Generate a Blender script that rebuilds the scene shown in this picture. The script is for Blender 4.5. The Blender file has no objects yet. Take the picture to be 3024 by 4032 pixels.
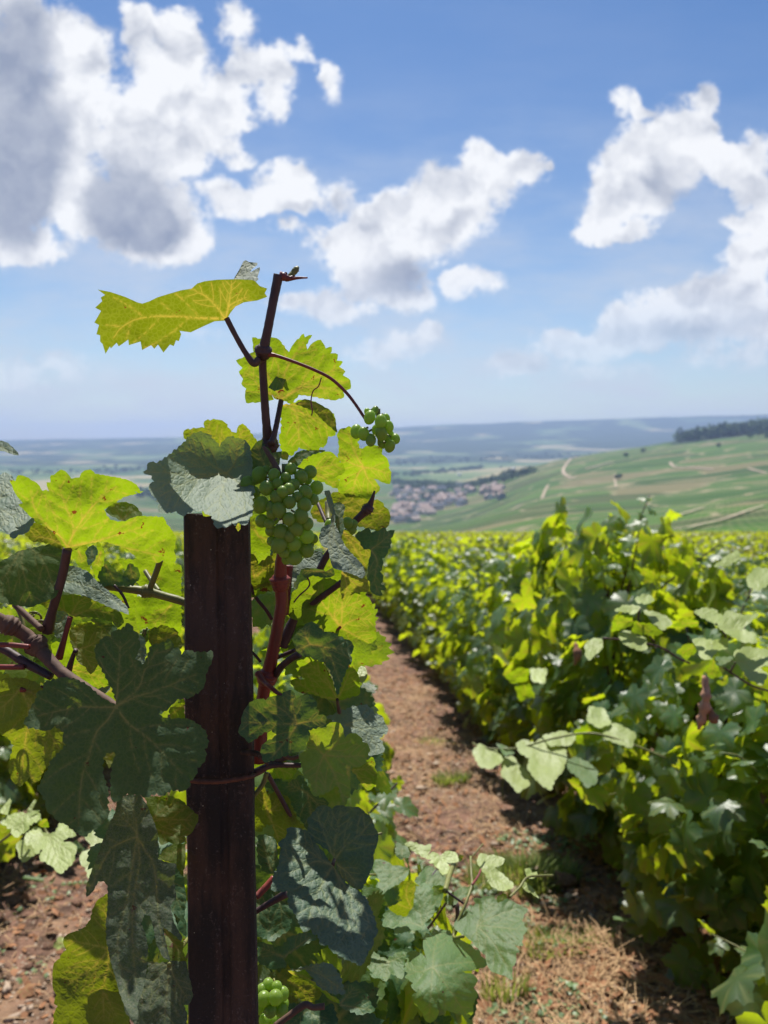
import bpy, math, random
import numpy as np
from mathutils import Vector
from mathutils.geometry import delaunay_2d_cdt
R = math.radians
random.seed(7); RNG = np.random.default_rng(11)
S = bpy.context.scene
COL = S.collection

# ---------------------------------------------------------------- camera, world, sun, exposure
PITCH = R(5.3); CAMZ = 1.4; FPX = 3030.0
cam_d = bpy.data.cameras.new('camera'); cam = bpy.data.objects.new('camera', cam_d); COL.objects.link(cam)
cam.location = (0, 0, CAMZ); cam.rotation_euler = (math.pi/2 - PITCH, 0, 0)
cam_d.sensor_fit = 'VERTICAL'; cam_d.sensor_height = 34.6; cam_d.lens = 26.0
cam_d.clip_start = 0.02; cam_d.clip_end = 40000
cam_d.dof.use_dof = True; cam_d.dof.focus_distance = 0.62; cam_d.dof.aperture_fstop = 8.0
S.camera = cam
SUN_EL, SUN_AZ = 59.0, -7.0
SUN_DIR = Vector((math.sin(R(SUN_AZ))*math.cos(R(SUN_EL)), math.cos(R(SUN_AZ))*math.cos(R(SUN_EL)), math.sin(R(SUN_EL))))
sl = bpy.data.lights.new('sun', 'SUN'); sl.energy = 5.0; sl.angle = R(0.53); sl.color = (1.0, 0.955, 0.88)
so = bpy.data.objects.new('sun', sl); COL.objects.link(so); so.rotation_euler = (-SUN_DIR).to_track_quat('-Z', 'Y').to_euler()
S.view_settings.view_transform = 'Standard'; S.view_settings.look = 'None'
S.view_settings.gamma = 1.0; S.view_settings.exposure = 0.48
try:
    S.cycles.use_denoising = True
    S.cycles.max_bounces = 8; S.cycles.transmission_bounces = 6; S.cycles.transparent_max_bounces = 8
    S.cycles.diffuse_bounces = 4; S.cycles.glossy_bounces = 3; S.cycles.volume_bounces = 0
    S.cycles.sample_clamp_indirect = 6.0
    S.cycles.caustics_reflective = False; S.cycles.caustics_refractive = False
except Exception: pass

def ray(px, py):
    """photo pixel (3024 wide) to a world direction with unit forward depth"""
    a = (px-1512)/FPX; b = -(py-2016)/FPX
    cp, sp = math.cos(PITCH), math.sin(PITCH)
    return np.array([a, cp + b*sp, -sp + b*cp])
def P(px, py, d):
    return np.array([0, 0, CAMZ]) + ray(px, py)*d
def Pn(xy, d):
    xy = np.asarray(xy, float); a = (xy[:,0]-1512)/FPX; b = -(xy[:,1]-2016)/FPX
    cp, sp = math.cos(PITCH), math.sin(PITCH)
    return np.stack([a*d, (cp+b*sp)*d, CAMZ + (-sp+b*cp)*d], 1)

# ---- node helper
class NT:
    def __init__(s, tree): s.t = tree; tree.nodes.clear()
    def n(s, typ, ins=None, **props):
        nd = s.t.nodes.new(typ)
        for k, v in props.items(): setattr(nd, k, v)
        if ins:
            for k, v in ins.items():
                sock = nd.inputs[k]
                if isinstance(v, bpy.types.NodeSocket): s.t.links.new(v, sock)
                else: sock.default_value = v
        return nd
    def m(s, op, a, b=0.0, c=0.0, clamp=False):
        nd = s.n('ShaderNodeMath', {0: a, 1: b, 2: c}, operation=op); nd.use_clamp = clamp; return nd.outputs[0]
    def vm(s, op, a, b=None):
        ins = {0: a}
        if b is not None: ins[1] = b
        return s.n('ShaderNodeVectorMath', ins, operation=op).outputs[0]
    def ss(s, v, lo, hi, a=0.0, b=1.0):
        nd = s.n('ShaderNodeMapRange', {'Value': v, 'From Min': lo, 'From Max': hi, 'To Min': a, 'To Max': b}, interpolation_type='SMOOTHSTEP'); return nd.outputs[0]
    def mix(s, f, a, b, bt='MIX'):
        nd = s.n('ShaderNodeMix', {0: f, 6: a, 7: b}, data_type='RGBA', blend_type=bt); return nd.outputs[2]
    def noise(s, vec, scale, detail=4, rough=0.55, dist=0.0):
        return s.n('ShaderNodeTexNoise', {'Vector': vec, 'Scale': scale, 'Detail': detail, 'Roughness': rough, 'Distortion': dist})

# ---- world: physical sky with clouds fixed in the sky's own directions (tangent plane of the view to the north)
W = bpy.data.worlds.new("World"); S.world = W; W.use_nodes = True
def build_world():
    q = NT(W.node_tree)
    sky = q.n('ShaderNodeTexSky'); sky.sky_type = 'NISHITA'; sky.sun_disc = False
    sky.sun_elevation = R(SUN_EL); sky.sun_rotation = R(SUN_AZ); sky.altitude = 200
    sky.air_density = 1.0; sky.dust_density = 0.6; sky.ozone_density = 1.8
    tc = q.n('ShaderNodeTexCoord'); sep = q.n('ShaderNodeSeparateXYZ', {0: tc.outputs['Generated']})
    yy = q.m('MAXIMUM', sep.outputs[1], 0.08)
    u = q.m('DIVIDE', sep.outputs[0], yy); v = q.m('DIVIDE', sep.outputs[2], yy)
    uv0 = q.n('ShaderNodeCombineXYZ', {0: u, 1: v, 2: 0.0}).outputs[0]
    wn = q.noise(uv0, 16.0, 5, 0.62)
    w1 = q.vm('SUBTRACT', wn.outputs['Color'], (0.5, 0.5, 0.5))
    w2 = q.n('ShaderNodeVectorMath', {0: w1, 'Scale': 0.055}, operation='SCALE').outputs[0]
    uv = q.vm('MULTIPLY', q.vm('ADD', uv0, w2), (1, 1, 0))
    def blobs(L, sc, w0):
        acc = None
        for t in L:
            px, py, rx, ry = t[:4]; rot = t[4] if len(t) > 4 else 0; w = t[5] if len(t) > 5 else w0
            d = ray(px*1.8228, py*1.8228); cu, cv = d[0]/d[1], d[2]/d[1]; e = 1.8228/FPX/d[1]*sc
            mo = q.n('ShaderNodeMapping', {'Vector': uv, 'Location': (cu, cv, 0), 'Rotation': (0, 0, R(rot)), 'Scale': (rx*e, ry*e, 1)}, vector_type='TEXTURE').outputs[0]
            g = q.n('ShaderNodeTexGradient', {'Vector': mo}, gradient_type='SPHERICAL')
            acc = q.m('MULTIPLY', g.outputs['Fac'], w) if acc is None else q.m('MULTIPLY_ADD', g.outputs['Fac'], w, acc)
        return acc
    # picture-plane reading of the photo, turned into sky directions: x, y, rx, ry, rot deg, weight
    B = [(40,200,110,240,0,1.3),(0,430,100,130,0,1.),(130,60,50,50),(190,110,50,60),(200,190,60,60),(160,260,70,70),(130,330,60,70),(130,420,60,50),(290,50,35,60),(330,60,60,40),(320,130,60,40),(400,50,40,35),(400,110,50,60),
         (420,170,40,50),(350,200,60,50),(300,240,60,50),(260,290,60,50),(390,260,70,70),(480,240,60,50),(500,180,50,50),(545,130,45,40),(505,50,36,42),(580,170,50,45),(600,130,40,40),(600,230,35,40),(520,270,40,30),(340,330,70,60),(410,330,50,50),
         (280,430,120,110,0,1.1),(350,500,90,55,0,1.),(410,530,40,30),(210,480,60,40),(60,530,90,30),(70,555,60,20),(655,110,22,28),(710,185,30,44,25,.9),(700,140,18,20),
         (490,320,40,25),(520,350,30,20),(470,410,40,25),(500,450,60,25),(570,440,60,25),(600,400,50,40),(640,380,45,35),(650,430,40,25),(725,425,40,35),(620,485,50,15,0,.5),
         (1030,330,36,30),(1080,350,60,30),(1140,370,42,36),(1060,400,70,40),(1000,390,60,40),(950,420,70,45),(880,440,60,40),(820,470,60,40),(780,500,60,40),(700,510,45,20),(740,550,50,35),(800,570,80,40),(870,540,80,50),(940,500,80,50),(1010,465,70,36),
         (850,620,80,35),(770,600,50,30),(890,650,50,25),(1180,350,16,14),(1020,610,55,32),(985,600,30,22),(690,650,90,30,0,.7),(750,675,60,25,0,.7),(620,640,50,20,0,.6),(860,745,90,35,20,.6),(930,710,35,18,0,.7),(800,770,60,25,0,.5),
         (1350,225,34,30),(1390,240,25,15),(1520,215,25,28),(1480,260,60,40),(1530,280,30,50),(1430,290,60,50),(1380,320,60,45),(1340,370,50,50),(1420,370,80,60),(1320,430,50,50),(1390,440,60,50),(1300,480,50,40),(1310,510,60,22),(1370,500,50,22),(1500,335,50,50),
         (1560,350,60,35),(1640,330,40,35),(1600,390,60,30),(1640,420,50,40),(1610,480,45,18),(1650,460,30,30),(1640,540,60,50),(1600,590,60,45),(1550,640,80,45),(1480,650,60,35),(1400,670,70,40),(1330,700,60,35),(1380,720,90,35,0,.8),(1500,700,110,45,0,.8),
         (1620,660,70,60),(1280,740,80,30),(1210,750,60,28),(1130,780,60,25,0,.8),(1100,800,50,20,0,.6),(1640,720,60,50,0,.8),(1560,765,110,30,0,.5),(1300,800,150,25,0,.35),(80,800,150,40,0,.45),(30,830,100,30,0,.4),(350,720,160,25,0,.3)]
    acc = blobs(B, 1.36, 0.85)
    DK = [(40,230,120,290,0,1.5),(20,430,110,150,0,1.),(280,440,125,110,0,1.5),(350,500,85,50,0,.9),(200,300,50,60,0,.3),(860,600,110,50,0,.9),(980,480,100,36,30,.6),(1470,420,100,60,0,.7),(1430,360,50,60,0,.5),(1620,420,60,30,0,.5),(1500,705,180,45,0,.7),(1610,620,50,50,0,.5),(640,440,80,20,0,.4)]
    dk = blobs(DK, 1.15, 1.0)
    def fb(vec):
        a = q.noise(vec, 21.0, 7, 0.64).outputs[0]; b = q.noise(vec, 38.0, 3, 0.6).outputs[0]
        bl = q.m('SUBTRACT', 1.0, q.m('ABSOLUTE', q.m('SUBTRACT', q.m('MULTIPLY', b, 3.0), 1.5)))
        return q.m('ADD', q.m('MULTIPLY', a, 0.85), q.m('MULTIPLY', bl, 0.15))
    n0 = fb(uv0); r0 = q.noise(uv, 12.0, 4, 0.5).outputs[0]; r1 = q.noise(q.vm('ADD', uv, (-0.006, 0.022, 0)), 12.0, 4, 0.5).outputs[0]
    gate = q.m('MULTIPLY', acc, 4.0, clamp=True)
    dens = q.m('ADD', acc, q.m('MULTIPLY', q.m('MULTIPLY', q.m('SUBTRACT', n0, 0.52), 2.5), gate))
    cover = q.ss(dens, 0.02, 0.68)
    dk = q.ss(q.m('ADD', dk, q.m('MULTIPLY', q.m('SUBTRACT', r0, 0.5), 0.7)), 0.05, 0.80)
    thick = q.ss(dens, 0.7, 2.6)
    relief = q.m('ADD', q.m('MULTIPLY', q.m('SUBTRACT', r0, r1), 3.0), q.m('MULTIPLY', q.m('SUBTRACT', n0, 0.5), 0.5))
    shade = q.m('ADD', q.m('ADD', q.m('MULTIPLY', thick, -0.26), q.m('MULTIPLY', dk, -0.70)), q.m('ADD', q.m('MULTIPLY', relief, q.m('SUBTRACT', 1.0, q.m('MULTIPLY', dk, 0.65))), 0.87), clamp=True)
    ccol = q.mix(shade, (2.5, 2.9, 3.9, 1), (7.8, 7.9, 8.1, 1))
    # thin high veil, streaks low down
    veil_v = q.n('ShaderNodeMapping', {'Vector': uv0, 'Scale': (2.2, 7.0, 1)}).outputs[0]
    veil = q.m('MULTIPLY', q.ss(q.noise(veil_v, 1.6, 6, 0.6).outputs[0], 0.34, 0.72), q.ss(v, 0.50, 0.02, 0.05, 0.95))
    zen = q.ss(v, 0.03, 0.62)
    tint = q.mix(zen, (0.80, 0.84, 0.88, 1), (0.40, 0.60, 0.82, 1))
    skyc = q.mix(1.0, sky.outputs[0], tint, 'MULTIPLY')
    c1 = q.mix(veil, skyc, (5.2, 5.6, 6.3, 1))
    c2 = q.mix(q.m('MULTIPLY', cover, q.ss(v, 0.0, 0.24, 0.15, 1.0)), c1, ccol)
    bg = q.n('ShaderNodeBackground', {'Color': c2, 'Strength': 0.088})
    out = q.n('ShaderNodeOutputWorld', {0: bg.outputs[0]})
build_world()
W.cycles.sampling_method = 'MANUAL'; W.cycles.sample_map_resolution = 256

# ---------------------------------------------------------------- object helpers
def tag(o, label=None, cat=None, group=None, kind=None):
    if label: o['label'] = label
    if cat: o['category'] = cat
    if group: o['group'] = group
    if kind: o['kind'] = kind
    return o
def empty(name, loc=(0,0,0)):
    o = bpy.data.objects.new(name, None); o.location = loc; o.empty_display_size = 0.05; COL.objects.link(o); return o
def mesh_np(name, V, F, mat=None, parent=None, smooth=True, attrs=None, uv=None, local=None):
    """V (n,3) world coordinates, F list or (m,k) int array; parent at identity rotation"""
    me = bpy.data.meshes.new(name)
    V = np.asarray(V, np.float32)
    if local is not None: V = V - np.asarray(local, np.float32)
    if isinstance(F, np.ndarray):
        k = F.shape[1]
        me.vertices.add(len(V)); me.vertices.foreach_set('co', V.ravel())
        me.loops.add(F.size); me.loops.foreach_set('vertex_index', F.astype(np.int32).ravel())
        me.polygons.add(len(F)); me.polygons.foreach_set('loop_start', np.arange(0, F.size, k, dtype=np.int32))
        try: me.polygons.foreach_set('loop_total', np.full(len(F), k, dtype=np.int32))
        except Exception: pass
        me.update(calc_edges=True)
    else:
        me.from_pydata(V.tolist(), [], F)
    if smooth: me.polygons.foreach_set('use_smooth', np.ones(len(me.polygons), dtype=bool))
    if attrs:
        for an, av in attrs.items():
            av = np.asarray(av, np.float32)
            if av.ndim == 1:
                a = me.attributes.new(an, 'FLOAT', 'POINT'); a.data.foreach_set('value', av)
            else:
                a = me.attributes.new(an, 'FLOAT_VECTOR', 'POINT'); a.data.foreach_set('vector', av.ravel())
    if mat: me.materials.append(mat)
    me.validate()
    o = bpy.data.objects.new(name, me); COL.objects.link(o)
    if local is not None and parent is None: o.location = local
    if parent is not None: o.parent = parent
    return o
def pobj(name, V, F, mat, parent, **kw):
    """world-space mesh put under a thing whose Empty has only a location"""
    return mesh_np(name, V, F, mat, parent, local=np.array(abs_loc(parent)), **kw)
def abs_loc(o):
    l = Vector((0,0,0))
    while o is not None: l = l + o.location; o = o.parent
    return l
def grid_faces(n, m, wrap=False):
    i = np.arange(n-1)[:, None]; j = np.arange(m if wrap else m-1)[None, :]
    j2 = (j+1) % m
    return np.stack([i*m+j, i*m+j2, (i+1)*m+j2, (i+1)*m+j], -1).reshape(-1, 4)
def smooth_path(pts, rad, sub=6):
    pts = np.asarray(pts, float); rad = np.asarray(rad, float)
    if len(pts) < 3: 
        t = np.linspace(0, 1, sub+1)[:, None]; return pts[0]*(1-t)+pts[-1]*t, np.interp(t[:,0], [0,1], [rad[0], rad[-1]])
    P0 = np.vstack([2*pts[0]-pts[1], pts, 2*pts[-1]-pts[-2]]); out = []; ro = []
    for i in range(1, len(P0)-2):
        for k in range(sub):
            t = k/sub; a, b, c, d = P0[i-1], P0[i], P0[i+1], P0[i+2]
            out.append(0.5*((2*b)+(-a+c)*t+(2*a-5*b+4*c-d)*t*t+(-a+3*b-3*c+d)*t**3)); ro.append(rad[i-1]*(1-t)+rad[i]*t)
    out.append(pts[-1]); ro.append(rad[-1]); return np.array(out), np.array(ro)
def tube(pts, rad, seg=10, sub=6, bump=0.0, seed=0):
    if np.isscalar(rad): rad = [rad]*len(pts)
    pts, rad = smooth_path(pts, rad, sub); n = len(pts)
    T = np.gradient(pts, axis=0); T /= np.linalg.norm(T, axis=1)[:, None]+1e-12
    ref = np.array([0.31, 0.9, 0.13]); N = np.cross(T, ref); N /= np.linalg.norm(N, axis=1)[:, None]+1e-12
    Bn = np.cross(T, N); a = np.linspace(0, 2*np.pi, seg, endpoint=False)
    rr = rad[:, None]*np.ones(seg)[None, :]
    if bump:
        g = np.random.default_rng(seed); rr = rr*(1+bump*(g.random((n, 1))-.5)+bump*.7*(g.random((n, seg))-.5))
    V = pts[:, None, :]+rr[..., None]*(np.cos(a)[None, :, None]*N[:, None, :]+np.sin(a)[None, :, None]*Bn[:, None, :])
    V = V.reshape(-1, 3); F = grid_faces(n, seg, True).tolist()
    V = np.vstack([V, pts[0], pts[-1]]); c0, c1 = n*seg, n*seg+1
    for j in range(seg):
        F.append([c0, (j+1) % seg, j]); F.append([c1, (n-1)*seg+j, (n-1)*seg+(j+1) % seg])
    return V, F
def join(parts):
    Vs, Fs, o = [], [], 0
    for V, F in parts:
        Vs.append(V); Fs += [[i+o for i in f] for f in (F.tolist() if isinstance(F, np.ndarray) else F)]; o += len(V)
    return np.vstack(Vs), Fs
def vnoise(x, y, seed=0):
    """smooth value noise, vectorised"""
    g = np.random.default_rng(seed); T = g.random((64, 64))
    xi = np.floor(x).astype(int); yi = np.floor(y).astype(int); fx = x-xi; fy = y-yi
    fx = fx*fx*(3-2*fx); fy = fy*fy*(3-2*fy)
    a = T[xi % 64, yi % 64]; b = T[(xi+1) % 64, yi % 64]; c = T[xi % 64, (yi+1) % 64]; d = T[(xi+1) % 64, (yi+1) % 64]
    return (a*(1-fx)+b*fx)*(1-fy)+(c*(1-fx)+d*fx)*fy-0.5

# ---------------------------------------------------------------- materials
def new_mat(name):
    m = bpy.data.materials.new(name); m.use_nodes = True; return m, NT(m.node_tree)
def leaf_material(name, top, under, trans, tf=0.42, rough=0.42, spots=0.25, dust=0.0, bump=0.5, sheen=0.0, spec=0.5):
    m, q = new_mat(name)
    vein = q.n('ShaderNodeAttribute', attribute_name='vein').outputs['Fac']
    tint = q.n('ShaderNodeAttribute', attribute_name='tint').outputs['Fac']
    flat = q.n('ShaderNodeAttribute', attribute_name='flat').outputs['Vector']
    geo = q.n('ShaderNodeNewGeometry')
    n1 = q.noise(flat, 45.0, 3, 0.6).outputs[0]; n2 = q.noise(flat, 260.0, 3, 0.6).outputs[0]
    vor = q.n('ShaderNodeTexVoronoi', {'Vector': q.vm('ADD', flat, q.n('ShaderNodeVectorMath', {0: q.noise(flat, 90., 2).outputs['Color'], 'Scale': 0.006}, operation='SCALE').outputs[0]), 'Scale': 260.0}, feature='DISTANCE_TO_EDGE')
    net = q.ss(vor.outputs['Distance'], 0.0, 0.16, 1.0, 0.0)
    var = q.m('ADD', q.m('MULTIPLY', n1, 0.35), q.m('ADD', q.m('MULTIPLY', n2, 0.25), 0.70))
    base = q.mix(geo.outputs['Backfacing'], (*top, 1), (*under, 1))
    tv = q.n('ShaderNodeCombineColor', {0: tint, 1: tint, 2: tint}).outputs[0]
    vv = q.n('ShaderNodeCombineColor', {0: var, 1: var, 2: var}).outputs[0]
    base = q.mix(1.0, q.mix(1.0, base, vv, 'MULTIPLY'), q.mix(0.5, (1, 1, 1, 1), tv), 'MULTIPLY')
    veinw = q.m('ADD', q.m('MULTIPLY', vein, 0.60), q.m('MULTIPLY', net, 0.10), clamp=True)
    base = q.mix(veinw, base, (0.27, 0.31, 0.11, 1))
    tcol = q.mix(1.0, (*trans, 1), vv, 'MULTIPLY')
    tcol = q.mix(1.0, tcol, q.mix(0.6, (1, 1, 1, 1), tv), 'MULTIPLY')
    tcol = q.mix(q.m('MULTIPLY', net, 0.16), tcol, (0.55, 0.55, 0.06, 1))
    tcol = q.mix(q.m('MULTIPLY', vein, 0.9), tcol, (0.75, 0.50, 0.06, 1))
    if spots > 0:
        sp = q.ss(q.noise(flat, 75.0, 4, 0.7).outputs[0], 0.675-0.04*spots, 0.70-0.04*spots)
        base = q.mix(sp, base, (0.10, 0.035, 0.012, 1)); tcol = q.mix(sp, tcol, (0.25, 0.06, 0.01, 1))
    if dust > 0:
        st = q.n('ShaderNodeMapping', {'Vector': flat, 'Scale': (60, 60, 60)}).outputs[0]
        dn = q.ss(q.noise(st, 6.0, 6, 0.75, 2.5).outputs[0], 0.42, 0.68)
        base = q.mix(q.m('MULTIPLY', dn, dust), base, (0.30, 0.27, 0.22, 1))
    hgt = q.m('ADD', q.m('MULTIPLY', q.ss(vor.outputs['Distance'], 0.0, 0.35), 0.7), q.m('MULTIPLY', n2, 0.5))
    hgt = q.m('SUBTRACT', hgt, q.m('MULTIPLY', vein, 0.6))
    bmp = q.n('ShaderNodeBump', {'Height': hgt, 'Strength': bump, 'Distance': 0.0006})
    pr = q.n('ShaderNodeBsdfPrincipled', {'Base Color': base, 'Roughness': q.m('ADD', rough, q.m('MULTIPLY', geo.outputs['Backfacing'], 0.25)), 'Normal': bmp.outputs[0]})
    pr.inputs['Specular IOR Level'].default_value = spec
    if sheen > 0:
        pr.inputs['Sheen Weight'].default_value = sheen; pr.inputs['Sheen Roughness'].default_value = 0.5
    tr = q.n('ShaderNodeBsdfTranslucent', {'Color': tcol, 'Normal': bmp.outputs[0]})
    mx = q.n('ShaderNodeMixShader', {0: tf, 1: pr.outputs[0], 2: tr.outputs[0]})
    q.n('ShaderNodeOutputMaterial', {0: mx.outputs[0]}); return m
M = {}
TR = (0.50, 0.66, 0.012)
M['leaf'] = leaf_material('vine leaf', (0.085, 0.165, 0.060), (0.10, 0.15, 0.045), TR, tf=0.40, rough=0.55, bump=0.32, spec=0.4)
M['leaf_gold'] = leaf_material('sunny vine leaf', (0.05, 0.10, 0.04), (0.09, 0.14, 0.018), (0.36, 0.52, 0.006), tf=0.50, spots=0.9, bump=0.35)
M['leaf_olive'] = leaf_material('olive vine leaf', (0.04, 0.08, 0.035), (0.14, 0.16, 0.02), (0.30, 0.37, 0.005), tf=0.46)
M['leaf_shaded'] = leaf_material('shaded vine leaf', (0.042, 0.110, 0.048), (0.07, 0.12, 0.035), (0.22, 0.36, 0.015), tf=0.28, rough=0.55, bump=0.28, spec=0.35)  # shade of overhanging leaves is put into the darker colour and weaker translucency
M['leaf_sheen'] = leaf_material('grey-sheen vine leaf', (0.15, 0.205, 0.15), (0.10, 0.15, 0.05), (0.30, 0.42, 0.03), tf=0.22, rough=0.68, bump=0.7, spots=0, spec=0.5)  # grey gloss of sunlit leaf tops is put into the base colour
M['leaf_emboss'] = leaf_material('embossed vine leaf', (0.062, 0.115, 0.072), (0.09, 0.14, 0.05), (0.26, 0.38, 0.03), tf=0.18, rough=0.62, bump=0.8, spots=0, spec=0.5)
M['leaf_dust'] = leaf_material('webbed vine leaf', (0.05, 0.085, 0.05), (0.09, 0.12, 0.05), (0.26, 0.34, 0.03), tf=0.26, dust=0.50, rough=0.8, bump=0.3, spec=0.25)
M['leaf_dusty'] = leaf_material('dusty vine leaf', (0.038, 0.085, 0.040), (0.09, 0.12, 0.05), (0.28, 0.42, 0.015), tf=0.33, dust=0.09, rough=0.65, bump=0.3, spec=0.3)
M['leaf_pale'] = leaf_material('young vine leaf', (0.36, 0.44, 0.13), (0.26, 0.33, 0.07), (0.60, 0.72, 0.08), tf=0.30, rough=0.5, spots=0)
M['leaf_dry'] = leaf_material('dry vine leaf', (0.30, 0.13, 0.06), (0.28, 0.13, 0.07), (0.5, 0.2, 0.08), tf=0.2, rough=0.8, spots=0)
M['foliage'] = leaf_material('vine foliage', (0.042, 0.098, 0.042), (0.10, 0.15, 0.045), (0.70, 0.88, 0.012), tf=0.42, rough=0.40, spec=0.6, bump=0.3, spots=0.2)

def simple(name, col, rough=0.7, scale=30, amt=0.5, bump=0.3, dist=0.002, col2=None, coord='Object', stretch=(1,1,1), spec=0.4):
    m, q = new_mat(name)
    tc = q.n('ShaderNodeTexCoord'); v = q.n('ShaderNodeMapping', {'Vector': tc.outputs[coord], 'Scale': stretch}).outputs[0]
    n1 = q.noise(v, scale, 6, 0.65).outputs[0]
    c2 = col2 or tuple(c*0.45 for c in col)
    c = q.mix(q.ss(n1, 0.5-amt*0.4, 0.5+amt*0.4), (*c2, 1), (*col, 1))
    b = q.n('ShaderNodeBump', {'Height': n1, 'Strength': bump, 'Distance': dist})
    pr = q.n('ShaderNodeBsdfPrincipled', {'Base Color': c, 'Roughness': rough, 'Normal': b.outputs[0]}); pr.inputs['Specular IOR Level'].default_value = spec
    q.n('ShaderNodeOutputMaterial', {0: pr.outputs[0]}); return m
M['cane_red'] = simple('red cane', (0.30, 0.045, 0.03), 0.45, 60, 0.9, 0.25, 0.001, (0.10, 0.035, 0.03), stretch=(1,1,.25))
M['cane_brown'] = simple('brown cane', (0.105, 0.055, 0.05), 0.55, 90, 0.9, 0.4, 0.001, (0.04, 0.02, 0.022), stretch=(1,1,.25))
M['cane_tan'] = simple('tan cane', (0.17, 0.095, 0.06), 0.75, 110, 0.9, 0.5, 0.001, (0.075, 0.04, 0.03), stretch=(1,1,.3))
M['cane_green'] = simple('green cane', (0.22, 0.24, 0.05), 0.5, 90, 0.9, 0.2, 0.001, (0.13, 0.11, 0.04))
M['dead'] = simple('dead curled leaf', (0.60, 0.34, 0.20), 0.8, 60, 0.9, 0.5, 0.002, (0.35, 0.17, 0.10))
M['bark'] = simple('vine bark', (0.075, 0.05, 0.038), 0.9, 60, 0.9, 0.9, 0.006, (0.02, 0.014, 0.012), stretch=(1,1,.2))
M['rust_wire'] = simple('rusty wire', (0.16, 0.06, 0.035), 0.7, 200, 0.9, 0.4, 0.001)
M['pebble'] = simple('pebbles', (0.62, 0.50, 0.38), 0.85, 14, 1.2, 0.2, 0.002, (0.20, 0.115, 0.075), coord='Object')
M['straw'] = simple('straw', (0.62, 0.42, 0.22), 0.8, 6, 1.4, 0.1, 0.001, (0.26, 0.14, 0.075))
M['litter'] = simple('fallen leaves', (0.42, 0.20, 0.085), 0.8, 8, 1.4, 0.1, 0.001, (0.17, 0.07, 0.04))
M['grass'] = leaf_material('grass blades', (0.20, 0.27, 0.07), (0.20, 0.27, 0.07), (0.45, 0.55, 0.08), tf=0.35, spots=0, bump=0)
M['clover'] = leaf_material('low weeds', (0.16, 0.26, 0.12), (0.14, 0.22, 0.09), (0.3, 0.45, 0.06), tf=0.3, spots=0, bump=0)

def stake_mat():
    m, q = new_mat('rusted stake')
    tc = q.n('ShaderNodeTexCoord'); v = tc.outputs['Object']
    vs = q.n('ShaderNodeMapping', {'Vector': v, 'Scale': (1, 1, .16)}).outputs[0]
    a = q.noise(vs, 38, 7, 0.7).outputs[0]; b = q.noise(v, 420, 5, 0.7).outputs[0]; c = q.noise(vs, 150, 5, 0.7).outputs[0]
    base = q.mix(q.ss(a, 0.42, 0.62), (0.018, 0.012, 0.010, 1), (0.072, 0.036, 0.024, 1))
    base = q.mix(q.ss(c, 0.62, 0.75, 0, .7), base, (0.12, 0.046, 0.028, 1))
    fl = q.ss(q.m('ADD', q.m('MULTIPLY', b, .7), q.m('MULTIPLY', c, .45)), 0.62, 0.74, 0, .45)
    base = q.mix(fl, base, (0.20, 0.15, 0.135, 1))
    sp = q.ss(q.n('ShaderNodeTexVoronoi', {'Vector': v, 'Scale': 95.0}).outputs['Distance'], 0.055, 0.03)
    base = q.mix(q.m('MULTIPLY', sp, .8), base, (0.55, 0.50, 0.38, 1))
    h = q.m('ADD', b, q.m('MULTIPLY', a, 1.5))
    bp = q.n('ShaderNodeBump', {'Height': h, 'Strength': 0.8, 'Distance': 0.0012})
    pr = q.n('ShaderNodeBsdfPrincipled', {'Base Color': base, 'Roughness': 0.78, 'Normal': bp.outputs[0]})
    q.n('ShaderNodeOutputMaterial', {0: pr.outputs[0]}); return m
M['stake'] = stake_mat()
def grape_mat():
    m, q = new_mat('grape skin')
    tc = q.n('ShaderNodeTexCoord'); oi = q.n('ShaderNodeObjectInfo')
    v = q.vm('ADD', tc.outputs['Object'], q.n('ShaderNodeCombineXYZ', {0: oi.outputs['Random']}).outputs[0])
    n1 = q.noise(v, 160, 4, 0.6).outputs[0]; n2 = q.noise(v, 900, 2, 0.5).outputs[0]
    c = q.mix(q.ss(n1, .3, .7), (0.20, 0.31, 0.05, 1), (0.31, 0.42, 0.11, 1))
    c = q.mix(q.ss(n2, .68, .75, 0, .5), c, (0.35, 0.40, 0.15, 1))
    pr = q.n('ShaderNodeBsdfPrincipled', {'Base Color': c, 'Roughness': 0.36}); pr.inputs['Specular IOR Level'].default_value = 0.45
    pr.inputs['Subsurface Weight'].default_value = 0.5; pr.inputs['Subsurface Radius'].default_value = (1.0, 1.2, 0.25); pr.inputs['Subsurface Scale'].default_value = 0.006
    tr = q.n('ShaderNodeBsdfTranslucent', {'Color': (0.60, 0.82, 0.08, 1)})
    mx = q.n('ShaderNodeMixShader', {0: 0.44, 1: pr.outputs[0], 2: tr.outputs[0]})
    q.n('ShaderNodeOutputMaterial', {0: mx.outputs[0]}); return m
M['grape'] = grape_mat()

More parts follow.
